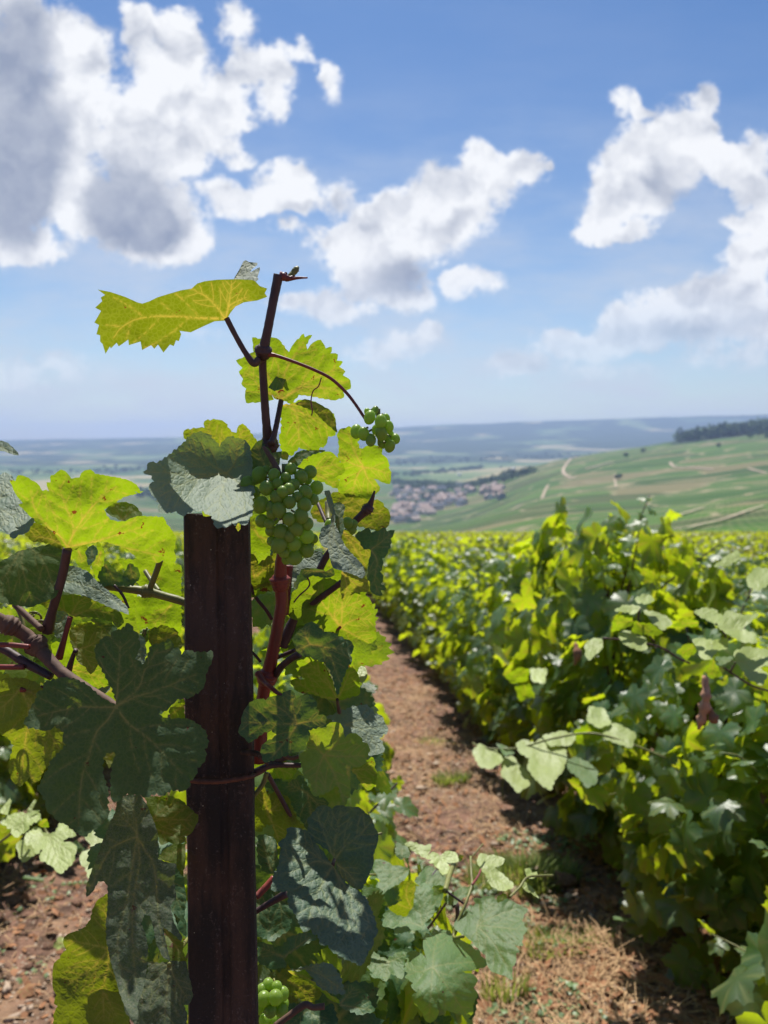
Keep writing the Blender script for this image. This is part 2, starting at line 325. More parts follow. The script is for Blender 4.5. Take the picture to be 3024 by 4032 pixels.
def soil_mat():
    m, q = new_mat('vineyard soil')
    tc = q.n('ShaderNodeTexCoord'); v = tc.outputs['Object']
    a = q.noise(v, 1.6, 5, 0.6).outputs[0]; b = q.noise(v, 14, 7, 0.7).outputs[0]; c = q.noise(v, 90, 6, 0.75).outputs[0]
    base = q.mix(q.ss(b, .35, .65), (0.075, 0.047, 0.037, 1), (0.30, 0.17, 0.12, 1))
    base = q.mix(q.ss(a, .45, .65, 0, .6), base, (0.42, 0.27, 0.165, 1))
    base = q.mix(q.ss(c, .58, .70, 0, .7), base, (0.50, 0.36, 0.24, 1))
    vor = q.n('ShaderNodeTexVoronoi', {'Vector': v, 'Scale': 55.0}); 
    st = q.m('MULTIPLY', q.ss(vor.outputs['Distance'], .34, .22), q.ss(q.n('ShaderNodeSeparateColor', {0: vor.outputs['Color']}).outputs[0], .62, .66))
    base = q.mix(st, base, (0.46, 0.37, 0.29, 1))
    h = q.m('ADD', q.m('MULTIPLY', b, 1.5), q.m('ADD', c, q.m('MULTIPLY', st, .5)))
    bp = q.n('ShaderNodeBump', {'Height': h, 'Strength': 0.9, 'Distance': 0.012})
    pr = q.n('ShaderNodeBsdfPrincipled', {'Base Color': base, 'Roughness': 0.95, 'Normal': bp.outputs[0]}); pr.inputs['Specular IOR Level'].default_value = .15
    q.n('ShaderNodeOutputMaterial', {0: pr.outputs[0]}); return m
M['soil'] = soil_mat()
def hill_mat():
    m, q = new_mat('valley fields')
    tc = q.n('ShaderNodeTexCoord'); v = tc.outputs['Object']
    wood = q.n('ShaderNodeAttribute', attribute_name='wood').outputs['Fac']
    far = q.n('ShaderNodeAttribute', attribute_name='plain').outputs['Fac']
    ph = q.n('ShaderNodeMapping', {'Vector': v, 'Rotation': (0, 0, R(24)), 'Scale': (1/95, 1/42, 0)}).outputs[0]
    ph = q.vm('ADD', ph, q.n('ShaderNodeVectorMath', {0: q.noise(v, 0.006, 3).outputs['Color'], 'Scale': 1.6}, operation='SCALE').outputs[0])
    v1 = q.n('ShaderNodeTexVoronoi', {'Vector': ph, 'Scale': 1.0, 'Randomness': 0.75})
    rc = q.n('ShaderNodeSeparateColor', {0: v1.outputs['Color']})
    e1 = q.n('ShaderNodeTexVoronoi', {'Vector': ph, 'Scale': 1.0, 'Randomness': 0.75}, feature='DISTANCE_TO_EDGE')
    vine = q.mix(rc.outputs[0], (0.034, 0.092, 0.016, 1), (0.070, 0.145, 0.026, 1))
    vine = q.mix(q.ss(rc.outputs[1], .78, .80, 0, .75), vine, (0.20, 0.155, 0.085, 1)); vine = q.mix(q.ss(rc.outputs[2], .72, .74, 0, .8), vine, (0.028, 0.065, 0.014, 1))
    rows = q.n('ShaderNodeTexWave', {'Vector': q.n('ShaderNodeMapping', {'Vector': v, 'Rotation': (0, 0, R(24))}).outputs[0], 'Scale': 0.12, 'Distortion': 1.5, 'Detail': 2})
    vine = q.mix(q.m('MULTIPLY', rows.outputs['Fac'], .22), vine, (0.19, 0.19, 0.09, 1))
    vine = q.mix(q.ss(e1.outputs['Distance'], .030, .012, 0, .75), vine, (0.30, 0.25, 0.15, 1))
    pf = q.n('ShaderNodeMapping', {'Vector': v, 'Rotation': (0, 0, R(-8)), 'Scale': (1/420, 1/260, 0)}).outputs[0]
    v2 = q.n('ShaderNodeTexVoronoi', {'Vector': pf, 'Scale': 1.0}); r2 = q.n('ShaderNodeSeparateColor', {0: v2.outputs['Color']})
    plain = q.mix(q.ss(r2.outputs[0], .3, .7), (0.07, 0.125, 0.045, 1), (0.16, 0.21, 0.08, 1))
    plain = q.mix(q.ss(r2.outputs[1], .66, .72, 0, .9), plain, (0.36, 0.30, 0.17, 1))
    base = q.mix(far, vine, plain)
    fn = q.noise(v, 0.05, 5, 0.7).outputs[0]
    forest = q.mix(fn, (0.018, 0.036, 0.016, 1), (0.042, 0.072, 0.026, 1))
    base = q.mix(wood, base, forest)
    bp = q.n('ShaderNodeBump', {'Height': q.noise(v, 0.12, 5, .7).outputs[0], 'Strength': 0.6, 'Distance': 3.0})
    pr = q.n('ShaderNodeBsdfPrincipled', {'Base Color': base, 'Roughness': 0.95, 'Normal': bp.outputs[0]}); pr.inputs['Specular IOR Level'].default_value = .1
    q.n('ShaderNodeOutputMaterial', {0: pr.outputs[0]}); return m
M['hill'] = hill_mat()
M['track'] = simple('chalk track', (0.46, 0.36, 0.26), 0.95, 0.2, 0.8, 0.1, 0.1, (0.33, 0.25, 0.17))
M['tree'] = simple('tree crowns', (0.10, 0.17, 0.055), 0.9, 0.25, 1.0, 0.3, 1.0, (0.055, 0.10, 0.035))
for nm, c in dict(wall_cream=(.62,.56,.46), wall_white=(.78,.75,.70), wall_grey=(.45,.42,.38), roof_red=(.42,.31,.26), roof_brown=(.36,.29,.25), roof_slate=(.13,.14,.16), pane=(.05,.06,.08)).items():
    M[nm] = simple(nm.replace('_', ' '), c, 0.85, 0.6, 0.8, 0.1, 0.02, tuple(x*.75 for x in c))
M['trunk'] = simple('tree trunk', (0.10, 0.07, 0.05), 0.9, 3, 0.8, 0.4, 0.05)

# ---------------------------------------------------------------- terrain
SLOPE = 0.114
def s_of(yp):   # 1659-scale picture row -> z/depth ratio, relative to the camera height
    return math.tan(math.atan((1106-yp)/1662.0)-PITCH)
DL = [60, 150, 300, 500, 700, 900, 1200, 1600, 2000, 2600, 3400, 4500, 6000, 6800, 9000]
CO = {-400:[1165,1180,1182,1180,1165,1145,1120,1080,1052,1030,1012,992,966,957,965],
      0:   [1165,1180,1182,1178,1160,1142,1118,1078,1050,1028,1010,988,962,950,958],
      400: [1165,1178,1180,1176,1158,1140,1116,1076,1048,1027,1009,986,957,943,951],
      840: [1165,1175,1176,1170,1156,1140,1112,1072,1046,1026,1008,984,950,922,930],
      1000:[1165,1170,1168,1156,1140,1120,1092,1058,1040,1022,1005,980,942,915,923],
      1180:[1165,1164,1150,1112,1082,1052,1022,1000,1003,1006,1003,978,938,908,916],
      1330:[1165,1158,1140,1098,1062,1032,998,972,982,992,994,972,934,903,911],
      1470:[1165,1150,1126,1086,1050,1016,976,948,956,972,980,965,930,899,908],
      1659:[1165,1140,1106,1062,1026,990,955,925,935,950,962,955,925,894,904],
      2200:[1165,1130,1090,1040,1000,960,925,895,905,925,945,940,920,890,900]}
cx = np.array(sorted(CO)); UC = (cx-829.5)/1662.0
ZT = np.array([[s_of(CO[c][i])*DL[i] for i in range(len(DL))] for c in cx])
# fine table in (u, log depth), smoothed
LU = np.linspace(UC[0], UC[-1], 160); LD = np.linspace(math.log(60), math.log(9000), 300)
T1 = np.array([np.interp(LD, np.log(DL), r) for r in ZT]); T2 = np.array([np.interp(LU, UC, T1[:, j]) for j in range(300)]).T
def blur(a, n, ax):
    k = np.exp(-np.linspace(-2, 2, 2*n+1)**2); k /= k.sum()
    p = np.concatenate([np.repeat(np.take(a, [0], ax), n, ax), a, np.repeat(np.take(a, [-1], ax), n, ax)], ax)
    return np.apply_along_axis(lambda r: np.convolve(r, k, 'valid'), ax, p)
T2 = blur(blur(T2, 5, 1), 6, 0)
def Hn(x, y):
    x = np.asarray(x, float); y = np.asarray(y, float)
    near = -SLOPE*y
    yy = np.maximum(y, 60); u = np.clip(x/yy, LU[0], LU[-1]); l = np.clip(np.log(yy), LD[0], LD[-1])
    fi = (u-LU[0])/(LU[1]-LU[0]); fj = (l-LD[0])/(LD[1]-LD[0])
    i = np.clip(fi.astype(int), 0, 158); j = np.clip(fj.astype(int), 0, 298); fi = fi-i; fj = fj-j
    far = (T2[i, j]*(1-fi)+T2[i+1, j]*fi)*(1-fj)+(T2[i, j+1]*(1-fi)+T2[i+1, j+1]*fi)*fj + CAMZ
    far = far + (vnoise(x/90, y/90, 3)*6+vnoise(x/300, y/300, 4)*10)*np.clip((yy-120)/800, 0, 1)
    w = np.clip((y-50)/60, 0, 1); w = w*w*(3-2*w)
    return near*(1-w)+far*w
def H(x, y): return float(Hn(np.array([x]), np.array([y]))[0])
def hit(px, py, dmin=70, dmax=8500):
    """first point of the terrain seen at (1659-scale) picture position"""
    r = ray(px*1.8228, py*1.8228); t = np.geomspace(dmin, dmax, 1500)
    X = r[0]*t; Y = r[1]*t; Z = CAMZ+r[2]*t; g = Hn(X, Y); w = np.where(Z <= g)[0]
    k = w[0] if len(w) else len(t)-1
    return np.array([X[k], Y[k], g[k]])

# near ground sheet
xs = np.unique(np.concatenate([np.linspace(-120, -6, 24), np.linspace(-6, -1.9, 60), np.linspace(-1.9, 2.2, 170), np.linspace(2.2, 8, 60), np.linspace(8, 160, 30)]))
ys = np.unique(np.concatenate([np.linspace(-60, -2, 16), np.linspace(-2, 1.2, 30), np.linspace(1.2, 7.0, 240), np.linspace(7.0, 20, 80), np.linspace(20, 110, 40)]))
X, Y = np.meshgrid(xs, ys, indexing='ij')
amp = np.clip(1-(Y-10)/10, 0, 1)
Z = Hn(X, Y) + amp*(vnoise(X*2.2, Y*2.2, 1)*.05+vnoise(X*9, Y*9, 2)*.028+vnoise(X*27, Y*27, 5)*.016)
def ground_z(x, y):
    return Hn(x, y)+np.clip(1-(y-10)/10, 0, 1)*(vnoise(x*2.2, y*2.2, 1)*.05+vnoise(x*9, y*9, 2)*.028+vnoise(x*27, y*27, 5)*.016)
g = mesh_np('ground', np.stack([X, Y, Z], -1).reshape(-1, 3), grid_faces(len(xs), len(ys)), M['soil'])
tag(g, 'brown vineyard soil with straw and small stones', 'ground', kind='structure')
# valley and hills
us = np.linspace(-1.05, 1.15, 330); ds = np.geomspace(108, 9000, 300)
U, D = np.meshgrid(us, ds, indexing='ij'); X = U*D; Y = D
Z = Hn(X, Y)
px = U*1662+829.5; py = 1106-1662*np.tan(np.arctan((Z-CAMZ)/Y)+PITCH)
fo = vnoise(X/260, Y/260, 8)+.5*vnoise(X/110, Y/110, 9)
wood = np.clip((fo+np.where(Y > 5200, .30, np.where(Y > 3600, .12, -.30)))*9, 0, 1)*(Y > 1900)
spur = (Y > 1430) & (Y < 2300) & (U > 0.37); wood = np.where(spur & (Z-CAMZ > -12), 1.0, wood)
plain = np.clip((Y-1700)/200, 0, 1)
hl = mesh_np('hills', np.stack([X, Y, Z], -1).reshape(-1, 3), grid_faces(len(us), len(ds)), M['hill'], attrs=dict(wood=wood.ravel(), plain=plain.ravel()))
tag(hl, 'green vineyard slopes and a wide valley below a wooded plateau', 'hills', kind='structure')

# tracks on the slopes
def strip(pts1659, width, name='road'):
    width *= .62; P3 = np.array([hit(*p) for p in pts1659]); pp, _ = smooth_path(P3, [1]*len(P3), 14)
    T = np.gradient(pp[:, :2], axis=0); T /= np.linalg.norm(T, axis=1)[:, None]+1e-9; N = np.stack([-T[:, 1], T[:, 0]], 1)
    rows = []
    for s in (-1, -.33, .33, 1):
        q2 = pp[:, :2]+N*s*width/2; rows.append(np.column_stack([q2, Hn(q2[:, 0], q2[:, 1])+.9]))
    V = np.stack(rows, 1).reshape(-1, 3)
    o = mesh_np(name, V, grid_faces(len(pp), 4), M['track']); tag(o, 'pale chalk track between the vineyard plots', 'track', kind='structure'); return o
c3 = lambda L: [((1400+.979*x)/1.8228, (1500+.979*y)/1.8228) for x, y in L]
for pts, w in [([(890,305),(862,318),(838,352),(838,374),(862,388),(890,392)], 7), ([(925,357),(975,342),(1030,325)], 8), ([(775,420),(762,445),(748,475)], 5), ([(735,485),(680,495),(620,525)], 4),
               ([(1265,330),(1292,348),(1350,350),(1440,357)], 6), ([(1300,545),(1350,530),(1400,515)], 3), ([(1290,612),(1380,590),(1450,572),(1560,535),(1640,508)], 2.6), ([(1580,355),(1655,375)], 5),
               ([(1042,375),(1048,430)], 3), ([(565,430),(600,400)], 5)]:
    strip(c3(pts), w)

# ---------------------------------------------------------------- trees far off
def blob_mesh(n, rad, cen, seed, squash=.8):
    """a crown of many small leafy facets round several lumps; returns V,F"""
    g = np.random.default_rng(seed); k = 7
    c = g.normal(0, .42, (k, 3)); c[:, 2] = np.abs(c[:, 2])*.9; rr = .45+.3*g.random(k)
    which = g.integers(0, k, n); d = g.normal(0, 1, (n, 3)); d /= np.linalg.norm(d, axis=1)[:, None]
    p = c[which]+d*rr[which, None]*(.75+.3*g.random((n, 1)))
    p[:, 2] *= squash; p = p*rad+np.asarray(cen)
    s = rad*(.10+.10*g.random((n, 1)))
    t1 = np.cross(d, g.normal(0, 1, (n, 3))); t1 /= np.linalg.norm(t1, axis=1)[:, None]; nn = d+.5*g.normal(0, 1, (n, 3)); t2 = np.cross(nn, t1); t2 /= np.linalg.norm(t2, axis=1)[:, None]
    V = np.stack([p-t1*s-t2*s, p+t1*s-t2*s, p+t1*s+t2*s, p-t1*s+t2*s], 1).reshape(-1, 3)
    return V, np.arange(4*n).reshape(-1, 4)
def join_np(parts):
    Vs, Fs, o = [], [], 0
    for V, F in parts: Vs.append(V); Fs.append(F+o); o += len(V)
    return np.vstack(Vs), np.vstack(Fs)
def wood_mass(name, label, pts, rad, seed, n=110):
    g = np.random.default_rng(seed); parts = []
    for i, (x, y) in enumerate(pts):
        r = rad*(.85+.3*g.random()); parts.append(blob_mesh(n, r, (x, y, H(x, y)+r*.45), seed*1000+i))
    V, F = join_np(parts); o = mesh_np(name, V, F, M['tree'], smooth=False); tag(o, label, 'woods', kind='stuff'); return o
g0 = np.random.default_rng(5)
def band(p0, p1, n, jy, seed):
    a = hit(*p0); b = hit(*p1); g = np.random.default_rng(seed); t = g.random(n)
    return [(a[0]*(1-s)+b[0]*s+g.normal(0, jy*.4), a[1]*(1-s)+b[1]*s+g.normal(0, jy)) for s in t]
# wood on the shoulder of the right-hand hill
pts = []
for i in range(1500):
    u = g0.uniform(.375, .80); d = g0.uniform(1480, 1900) - (0 if u > .43 else 0)
    if u < .42 and g0.random() < (.42-u)/.04: continue
    pts.append((u*d, d))
wood_mass('hilltop_wood', 'dark wood along the crest of the right-hand vineyard hill', pts, 13, 31, 80)
vp = []
for a, b, n, jy in [((850,1042),(1150,1022),110,40),((860,1062),(980,1052),60,25),((840,1030),(1060,1010),70,60),((0,1075),(380,1070),80,80),((850,1000),(1250,985),80,120),((0,1020),(380,1015),60,150),((880,1078),(960,1070),30,14)]:
    vp += band(a, b, n, jy, len(vp)+3)
wood_mass('valley_wood', 'hedgerows and tree belts across the valley floor', vp, 8, 41, 70)
def far_tree(px, py, rad, label, seed):
    rad *= .62; b = hit(px, py); t = empty('field_tree', tuple(b)); tag(t, label, 'tree', 'lone trees among the vineyard plots')
    V, F = blob_mesh(260, rad, (b[0], b[1], b[2]+rad*1.0), seed); pobj('crown', V, F, M['tree'], t, smooth=False)
    V, F = tube([(b[0], b[1], b[2]-1), (b[0], b[1], b[2]+rad*.9)], [rad*.09, rad*.05], 7); pobj('trunk', V, F, M['trunk'], t)
for i, (x, y, r, l) in enumerate([(1618,948,10,'dark bushy tree at the far right edge of the hillside, left of a pair'),(1638,944,12,'larger dark tree at the far right edge of the hillside'),(1655,950,9,'rightmost dark tree touching the edge of the photo on the hillside'),
        (1388,980,7,'small round tree on the upper vineyard slope, right of the curved track'),(1352,990,7,'small tree beside the pale clearing on the vineyard slope'),(1553,968,6,'small tree alone mid slope below the hilltop wood'),
        (1128,1030,7,'small tree on the slope above the village edge'),(1335,1037,6,'small dark tree low on the slope above the vine leaves')]):
    far_tree(x, y, r, l, 60+i)

# ---------------------------------------------------------------- village
def house_meshes(w, l, h, rh):
    wall = ([[-w,-l,-2],[w,-l,-2],[w,l,-2],[-w,l,-2],[-w,-l,h],[w,-l,h],[w,l,h],[-w,l,h],[0,-l,h+rh],[0,l,h+rh]], [[0,1,5,4],[2,3,7,6],[1,2,6,5],[3,0,4,7],[4,5,8],[6,7,9]])
    o = .5; k = rh/w
    rf = ([[-w-o,-l-o,h-o*k+.1],[0,-l-o,h+rh+.1],[0,l+o,h+rh+.1],[-w-o,l+o,h-o*k+.1],[w+o,-l-o,h-o*k+.1],[w+o,l+o,h-o*k+.1],
           [-w-o,-l-o,h-o*k+.4],[0,-l-o,h+rh+.4],[0,l+o,h+rh+.4],[-w-o,l+o,h-o*k+.4],[w+o,-l-o,h-o*k+.4],[w+o,l+o,h-o*k+.4]],
          [[0,1,2,3],[1,4,5,2],[6,9,8,7],[7,8,11,10],[0,3,9,6],[4,10,11,5],[0,6,7,1],[1,7,10,4],[3,2,8,9],[2,5,11,8]])
    win = [[], []]
    for sx in (-1, 1):
        for yy in np.linspace(-l*.6, l*.6, 3):
            for zz in (1.2, 4.0):
                if zz+1.4 > h: continue
                b = len(win[0]); x = sx*(w+.03); win[0] += [[x, yy-.5, zz], [x, yy+.5, zz], [x, yy+.5, zz+1.3], [x, yy-.5, zz+1.3]]; win[1].append([b, b+1, b+2, b+3])
    for zz in (1.2, 4.0):
        for xx in (-w*.5, w*.5):
            if zz+1.4 > h: continue
            b = len(win[0]); y = -l-.03; win[0] += [[xx-.5, y, zz], [xx+.5, y, zz], [xx+.5, y, zz+1.3], [xx-.5, y, zz+1.3]]; win[1].append([b, b+1, b+2, b+3])
    ch = ([[.8,.8,h+rh*.3],[1.6,.8,h+rh*.3],[1.6,1.6,h+rh*.3],[.8,1.6,h+rh*.3],[.8,.8,h+rh+1.2],[1.6,.8,h+rh+1.2],[1.6,1.6,h+rh+1.2],[.8,1.6,h+rh+1.2]], [[0,1,5,4],[1,2,6,5],[2,3,7,6],[3,0,4,7],[4,5,6,7]])
    return wall, rf, win, ch
KINDS = [('wall_cream','roof_red','cream house with a terracotta roof'), ('wall_white','roof_red','white house with a terracotta roof'), ('wall_cream','roof_brown','cream house with a brown tiled roof'),
         ('wall_white','roof_slate','white house with a grey slate roof'), ('wall_grey','roof_red','grey stone house with a red tiled roof')]
protos = []
for i, (w, r, lb) in enumerate(KINDS):
    wl, rf, wn, ch = house_meshes(4.2+.5*(i % 3), 6+1.2*(i % 2), 5.6 if i != 2 else 3.4, 3.2)
    t = empty('village_house'); protos.append([t, lb])
    mesh_np('wall', *[np.array(wl[0]), wl[1]], M[w], t, smooth=False); ro = mesh_np('roof', np.array(rf[0]), rf[1], M[r], t, smooth=False)
    mesh_np('window', np.array(wn[0]), wn[1], M['pane'], t, smooth=False); mesh_np('chimney', np.array(ch[0]), ch[1], M['roof_red'], ro, smooth=False)
    tag(t, lb, 'house', 'houses of the village in the valley')
g1 = np.random.default_rng(77); placed = []
regions = [((846,1085),(955,1060),40), ((850,1112),(945,1095),38), ((925,1092),(1000,1072),26), ((985,1070),(1082,1052),20), ((850,1130),(900,1118),10), ((1050,1078),(1085,1070),5)]
used = [False]*len(protos)
for (a, b, n) in regions:
    for k in range(n):
        for tries in range(20):
            x = g1.uniform(a[0], b[0]); y = g1.uniform(min(a[1], b[1]), max(a[1], b[1])); p = hit(x, y)
            if all((p[0]-q[0])**2+(p[1]-q[1])**2 > 15**2 for q in placed): break
        else: continue
        placed.append(p); i = int(g1.integers(0, len(protos))); src, lb = protos[i]
        if not used[i]: t = src; used[i] = True
        else:
            t = src.copy(); COL.objects.link(t)
            for ch in src.children:
                c = ch.copy(); COL.objects.link(c); c.parent = t
                for gc in ch.children: d = gc.copy(); COL.objects.link(d); d.parent = c
        t.location = tuple(p); t.rotation_euler = (0, 0, g1.uniform(0, 3.14)); s = g1.uniform(.85, 1.35); t.scale = (s, s, s*g1.uniform(.9, 1.1))
        zone = 'on the near side of the village' if y > 1094 else ('at the right-hand tail of the village' if x > 985 else 'in the middle of the village')
        t['label'] = lb+' '+zone
for pxy, lb in [((808+0, 0), None)][:0]: pass
def far_glint(px, py, lb):  # white building added to stand in for a bright glint in the fields
    b = hit(px, py); t = empty('glint_shed', tuple(b)); tag(t, lb, 'shed', 'white buildings standing in for glints')
    wl, rf, wn, ch = house_meshes(6, 10, 4, 1.6); loc = np.array(b)
    mesh_np('wall', np.array(wl[0]), wl[1], M['wall_white'], t, smooth=False); mesh_np('roof', np.array(rf[0]), rf[1], M['wall_white'], t, smooth=False)
far_glint(992.5, 1027, 'white shed standing in for a glint in the open fields above the village'); far_glint(1110, 1014, 'white shed standing in for a glint at the foot of the vineyard slope')

# ---------------------------------------------------------------- leaf shapes
KA = np.array([0, 10, 22, 31, 42, 57, 68, 80, 90, 102, 116, 130, 146, 160, 170, 176, 180.])
KR = np.array([1.0, .93, .80, .66, .80, .92, .85, .70, .60, .68, .73, .70, .62, .52, .40, .22, .08])
MA = [0, 56, -56, 112, -112]; ML = [.97, .88, .88, .68, .68]
def generic_outline(g, n=200, lobe=1.0, teeth=.055):
    th = np.linspace(-np.pi, np.pi, n, endpoint=False); a = np.degrees(np.abs(th))
    r = np.interp(a, KA, KR); r = .80+(r-.80)*np.where((a > 20) & (a < 95), lobe, 1.0)
    r = r*(1+.06*np.sin(th*2+g.uniform(0, 6))+.04*np.sin(th*3+g.uniform(0, 6)))
    k = 42; ph = (th/(2*np.pi)*k+g.uniform(0, 1)) % 1; saw = np.where(ph < .62, ph/.62, (1-ph)/.38)
    am = teeth*(.6+.8*g.random(k+1)[(th/(2*np.pi)*k+k/2).astype(int) % (k+1)])
    r = r*(1+am*(saw-.5)*2*np.clip((175-a)/20, 0, 1))
    return np.stack([r*np.cos(th), r*np.sin(th)], 1)
def generic_mains(): 
    return [np.array([[0, 0], [.5*l*math.cos(R(a)), .5*l*math.sin(R(a))], [l*math.cos(R(a*1.02)), l*math.sin(R(a*1.02))]]) for a, l in zip(MA, ML)]
def inside(poly, pts):
    x, y = pts[:, 0], pts[:, 1]; c = np.zeros(len(pts), bool); j = len(poly)-1
    for i in range(len(poly)):
        xi, yi = poly[i]; xj, yj = poly[j]
        k = ((yi > y) != (yj > y)) & (x < (xj-xi)*(y-yi)/((yj-yi) if yj != yi else 1e-12)+xi); c ^= k; j = i
    return c
def seg_dist(pts, a, b):
    ab = b-a; t = np.clip(((pts-a)@ab)/(ab@ab+1e-12), 0, 1); return np.linalg.norm(pts-(a+t[:, None]*ab), axis=1)
def vein_segs(mains, poly, scale):
    segs = []
    for mn in mains:
        mp, _ = smooth_path(mn, [1]*len(mn), 5); L = np.r_[0, np.cumsum(np.linalg.norm(np.diff(mp, axis=0), axis=1))]; tot = L[-1]
        for i in range(len(mp)-1): segs.append((mp[i], mp[i+1], 1.0-.6*L[i]/tot))
        sd = 1
        for f in (.20, .31, .42, .54, .66, .78, .88):
            for sg in ((1,) if sd > 0 else (-1,)):
                k = min(np.searchsorted(L, f*tot), len(mp)-2); b0 = mp[k]; dr = mp[k+1]-mp[k]; dr /= np.linalg.norm(dr)+1e-9
                an = R(50)*sg; step = tot*.055; p = b0.copy(); q = []
                for s in range(9):
                    dd = np.array([dr[0]*math.cos(an)-dr[1]*math.sin(an), dr[0]*math.sin(an)+dr[1]*math.cos(an)]); p2 = p+dd*step
                    q.append((p.copy(), p2.copy())); p = p2; an *= .93
                    if s > (1-f)*8+2: break
                ins = inside(poly, np.array([b for _, b in q]))
                for (a, b), ok in zip(q, ins):
                    if not ok: break
                    segs.append((a, b, .38))
            sd = -sd
    return segs
def fill_leaf(poly, h, extra=None):
    """triangulate a leaf outline with inner points about h apart"""
    P2 = []
    n = len(poly)
    for i in range(n):
        a = poly[i]; b = poly[(i+1) % n]; k = max(1, int(np.linalg.norm(b-a)/(h*1.3)))
        for s in range(k): P2.append(a+(b-a)*s/k)
    P2 = np.array(P2); nb = len(P2); mn = poly.min(0); mx = poly.max(0)
    gx = np.arange(mn[0], mx[0], h); gy = np.arange(mn[1], mx[1], h*.87); G = np.array([(x+(.5*h if j % 2 else 0), y) for j, y in enumerate(gy) for x in gx])
    if len(G):
        G = G[inside(poly, G)]
        if len(G):
            d = np.min(np.linalg.norm(G[:, None, :]-P2[None, ::1, :], axis=2), axis=1) if len(G)*nb < 6e6 else np.ones(len(G))*h
            G = G[d > h*.55]
            if extra is not None and len(extra):
                cell = set(map(tuple, np.floor(extra/(h*.8)).astype(int).tolist())); kk = np.floor(G/(h*.8)).astype(int).tolist(); G = G[np.array([tuple(c) not in cell for c in kk], bool)]
    if extra is not None and len(extra):
        qk = np.round(extra/(h*.12)).astype(int); _, ui = np.unique(qk, axis=0, return_index=True); extra = extra[ui]
        G = np.vstack([G, extra]) if len(G) else extra
    A = np.vstack([P2, G]) if len(G) else P2
    vs, es, fs, *_ = delaunay_2d_cdt([Vector(p) for p in A], [(i, (i+1) % nb) for i in range(nb)], [], 1, 1e-6)
    return np.array([[v[0], v[1]] for v in vs]), [list(f) for f in fs]
def teeth_on(poly, period, amp, g):
    poly = np.asarray(poly, float); n = len(poly)
    area = .5*np.sum(poly[:, 0]*np.roll(poly[:, 1], -1)-np.roll(poly[:, 0], -1)*poly[:, 1]); sg = 1 if area > 0 else -1
    out = []
    for i in range(n):
        a = poly[i]; b = poly[(i+1) % n]; L = np.linalg.norm(b-a)
        if L < period*.8: out.append(a); continue
        k = max(1, int(round(L/period))); d = (b-a)/L; nr = np.array([d[1], -d[0]])*sg
        for s in range(k):
            t0 = s/k; out.append(a+(b-a)*t0+nr*(0 if s == 0 else -amp*.3)); f = .55+.2*g.random()
            out.append(a+(b-a)*(t0+f/k)+nr*amp*(.5+g.random()*.8))
    return np.array(out)

def leaf_mesh(poly, mains, unit, to3d, mat, parent, seed, h=None, relief=1.0, tint=None, name='leaf', side='t'):
    """poly/mains in flat units, unit = metres per flat unit; to3d(flat pts, height) -> world points"""
    g = np.random.default_rng(seed)
    h = h or 0.0022/unit
    segs = vein_segs(mains, poly, unit); extra = None
    if h*unit < .003:
        E = []
        for a, b, w in segs:
            L = np.linalg.norm(b-a); d = (b-a)/(L+1e-12); nr = np.array([-d[1], d[0]]); k = max(1, int(L/(h*1.2))); of = (.0004+.0006*w)/unit
            for s_ in range(k): p = a+(b-a)*(s_+.5)/k; E += [p, p+nr*of, p-nr*of]
        extra = np.array(E); extra = extra[inside(poly, extra)]
    A, F = fill_leaf(poly, h, extra)
    vein = np.zeros(len(A)); dm = np.full(len(A), 1e9)
    for a, b, w in segs:
        d = seg_dist(A, a, b)*unit; dm = np.minimum(dm, d)
        wd = .00028+.00060*w; vein = np.maximum(vein, (w**.6)*np.exp(-(d/wd)**2))
    puff = (1-np.exp(-(dm/.0035)**2))*.0011*relief
    fl = A*unit
    low = vnoise(fl[:, 0]*32+seed*3.1, fl[:, 1]*32+seed*1.7, 21)*.012+vnoise(fl[:, 0]*100+seed, fl[:, 1]*100, 22)*.0018
    fine = vnoise(fl[:, 0]*330, fl[:, 1]*330+seed, 23)*.0009*relief
    V = to3d(A, puff+low+fine)
    # orient the faces so that the leaf's upper side looks to the camera for side 't', away for 'u'
    Fa = np.array([f for f in F if len(f) == 3]); 
    if side in 'tu':
        nr = np.cross(V[Fa[:, 1]]-V[Fa[:, 0]], V[Fa[:, 2]]-V[Fa[:, 0]]).sum(0); c = V.mean(0)-np.array([0, 0, CAMZ])
        if (nr@c > 0) == (side == 't'): Fa = Fa[:, ::-1]
    tv = np.full(len(A), (g.uniform(.75, 1.15) if tint is None else tint))
    off = g.uniform(0, 5, 2)
    return pobj(name, V, Fa, mat, parent, attrs=dict(vein=vein, tint=tv, flat=np.column_stack([fl+off, np.zeros(len(fl))])))

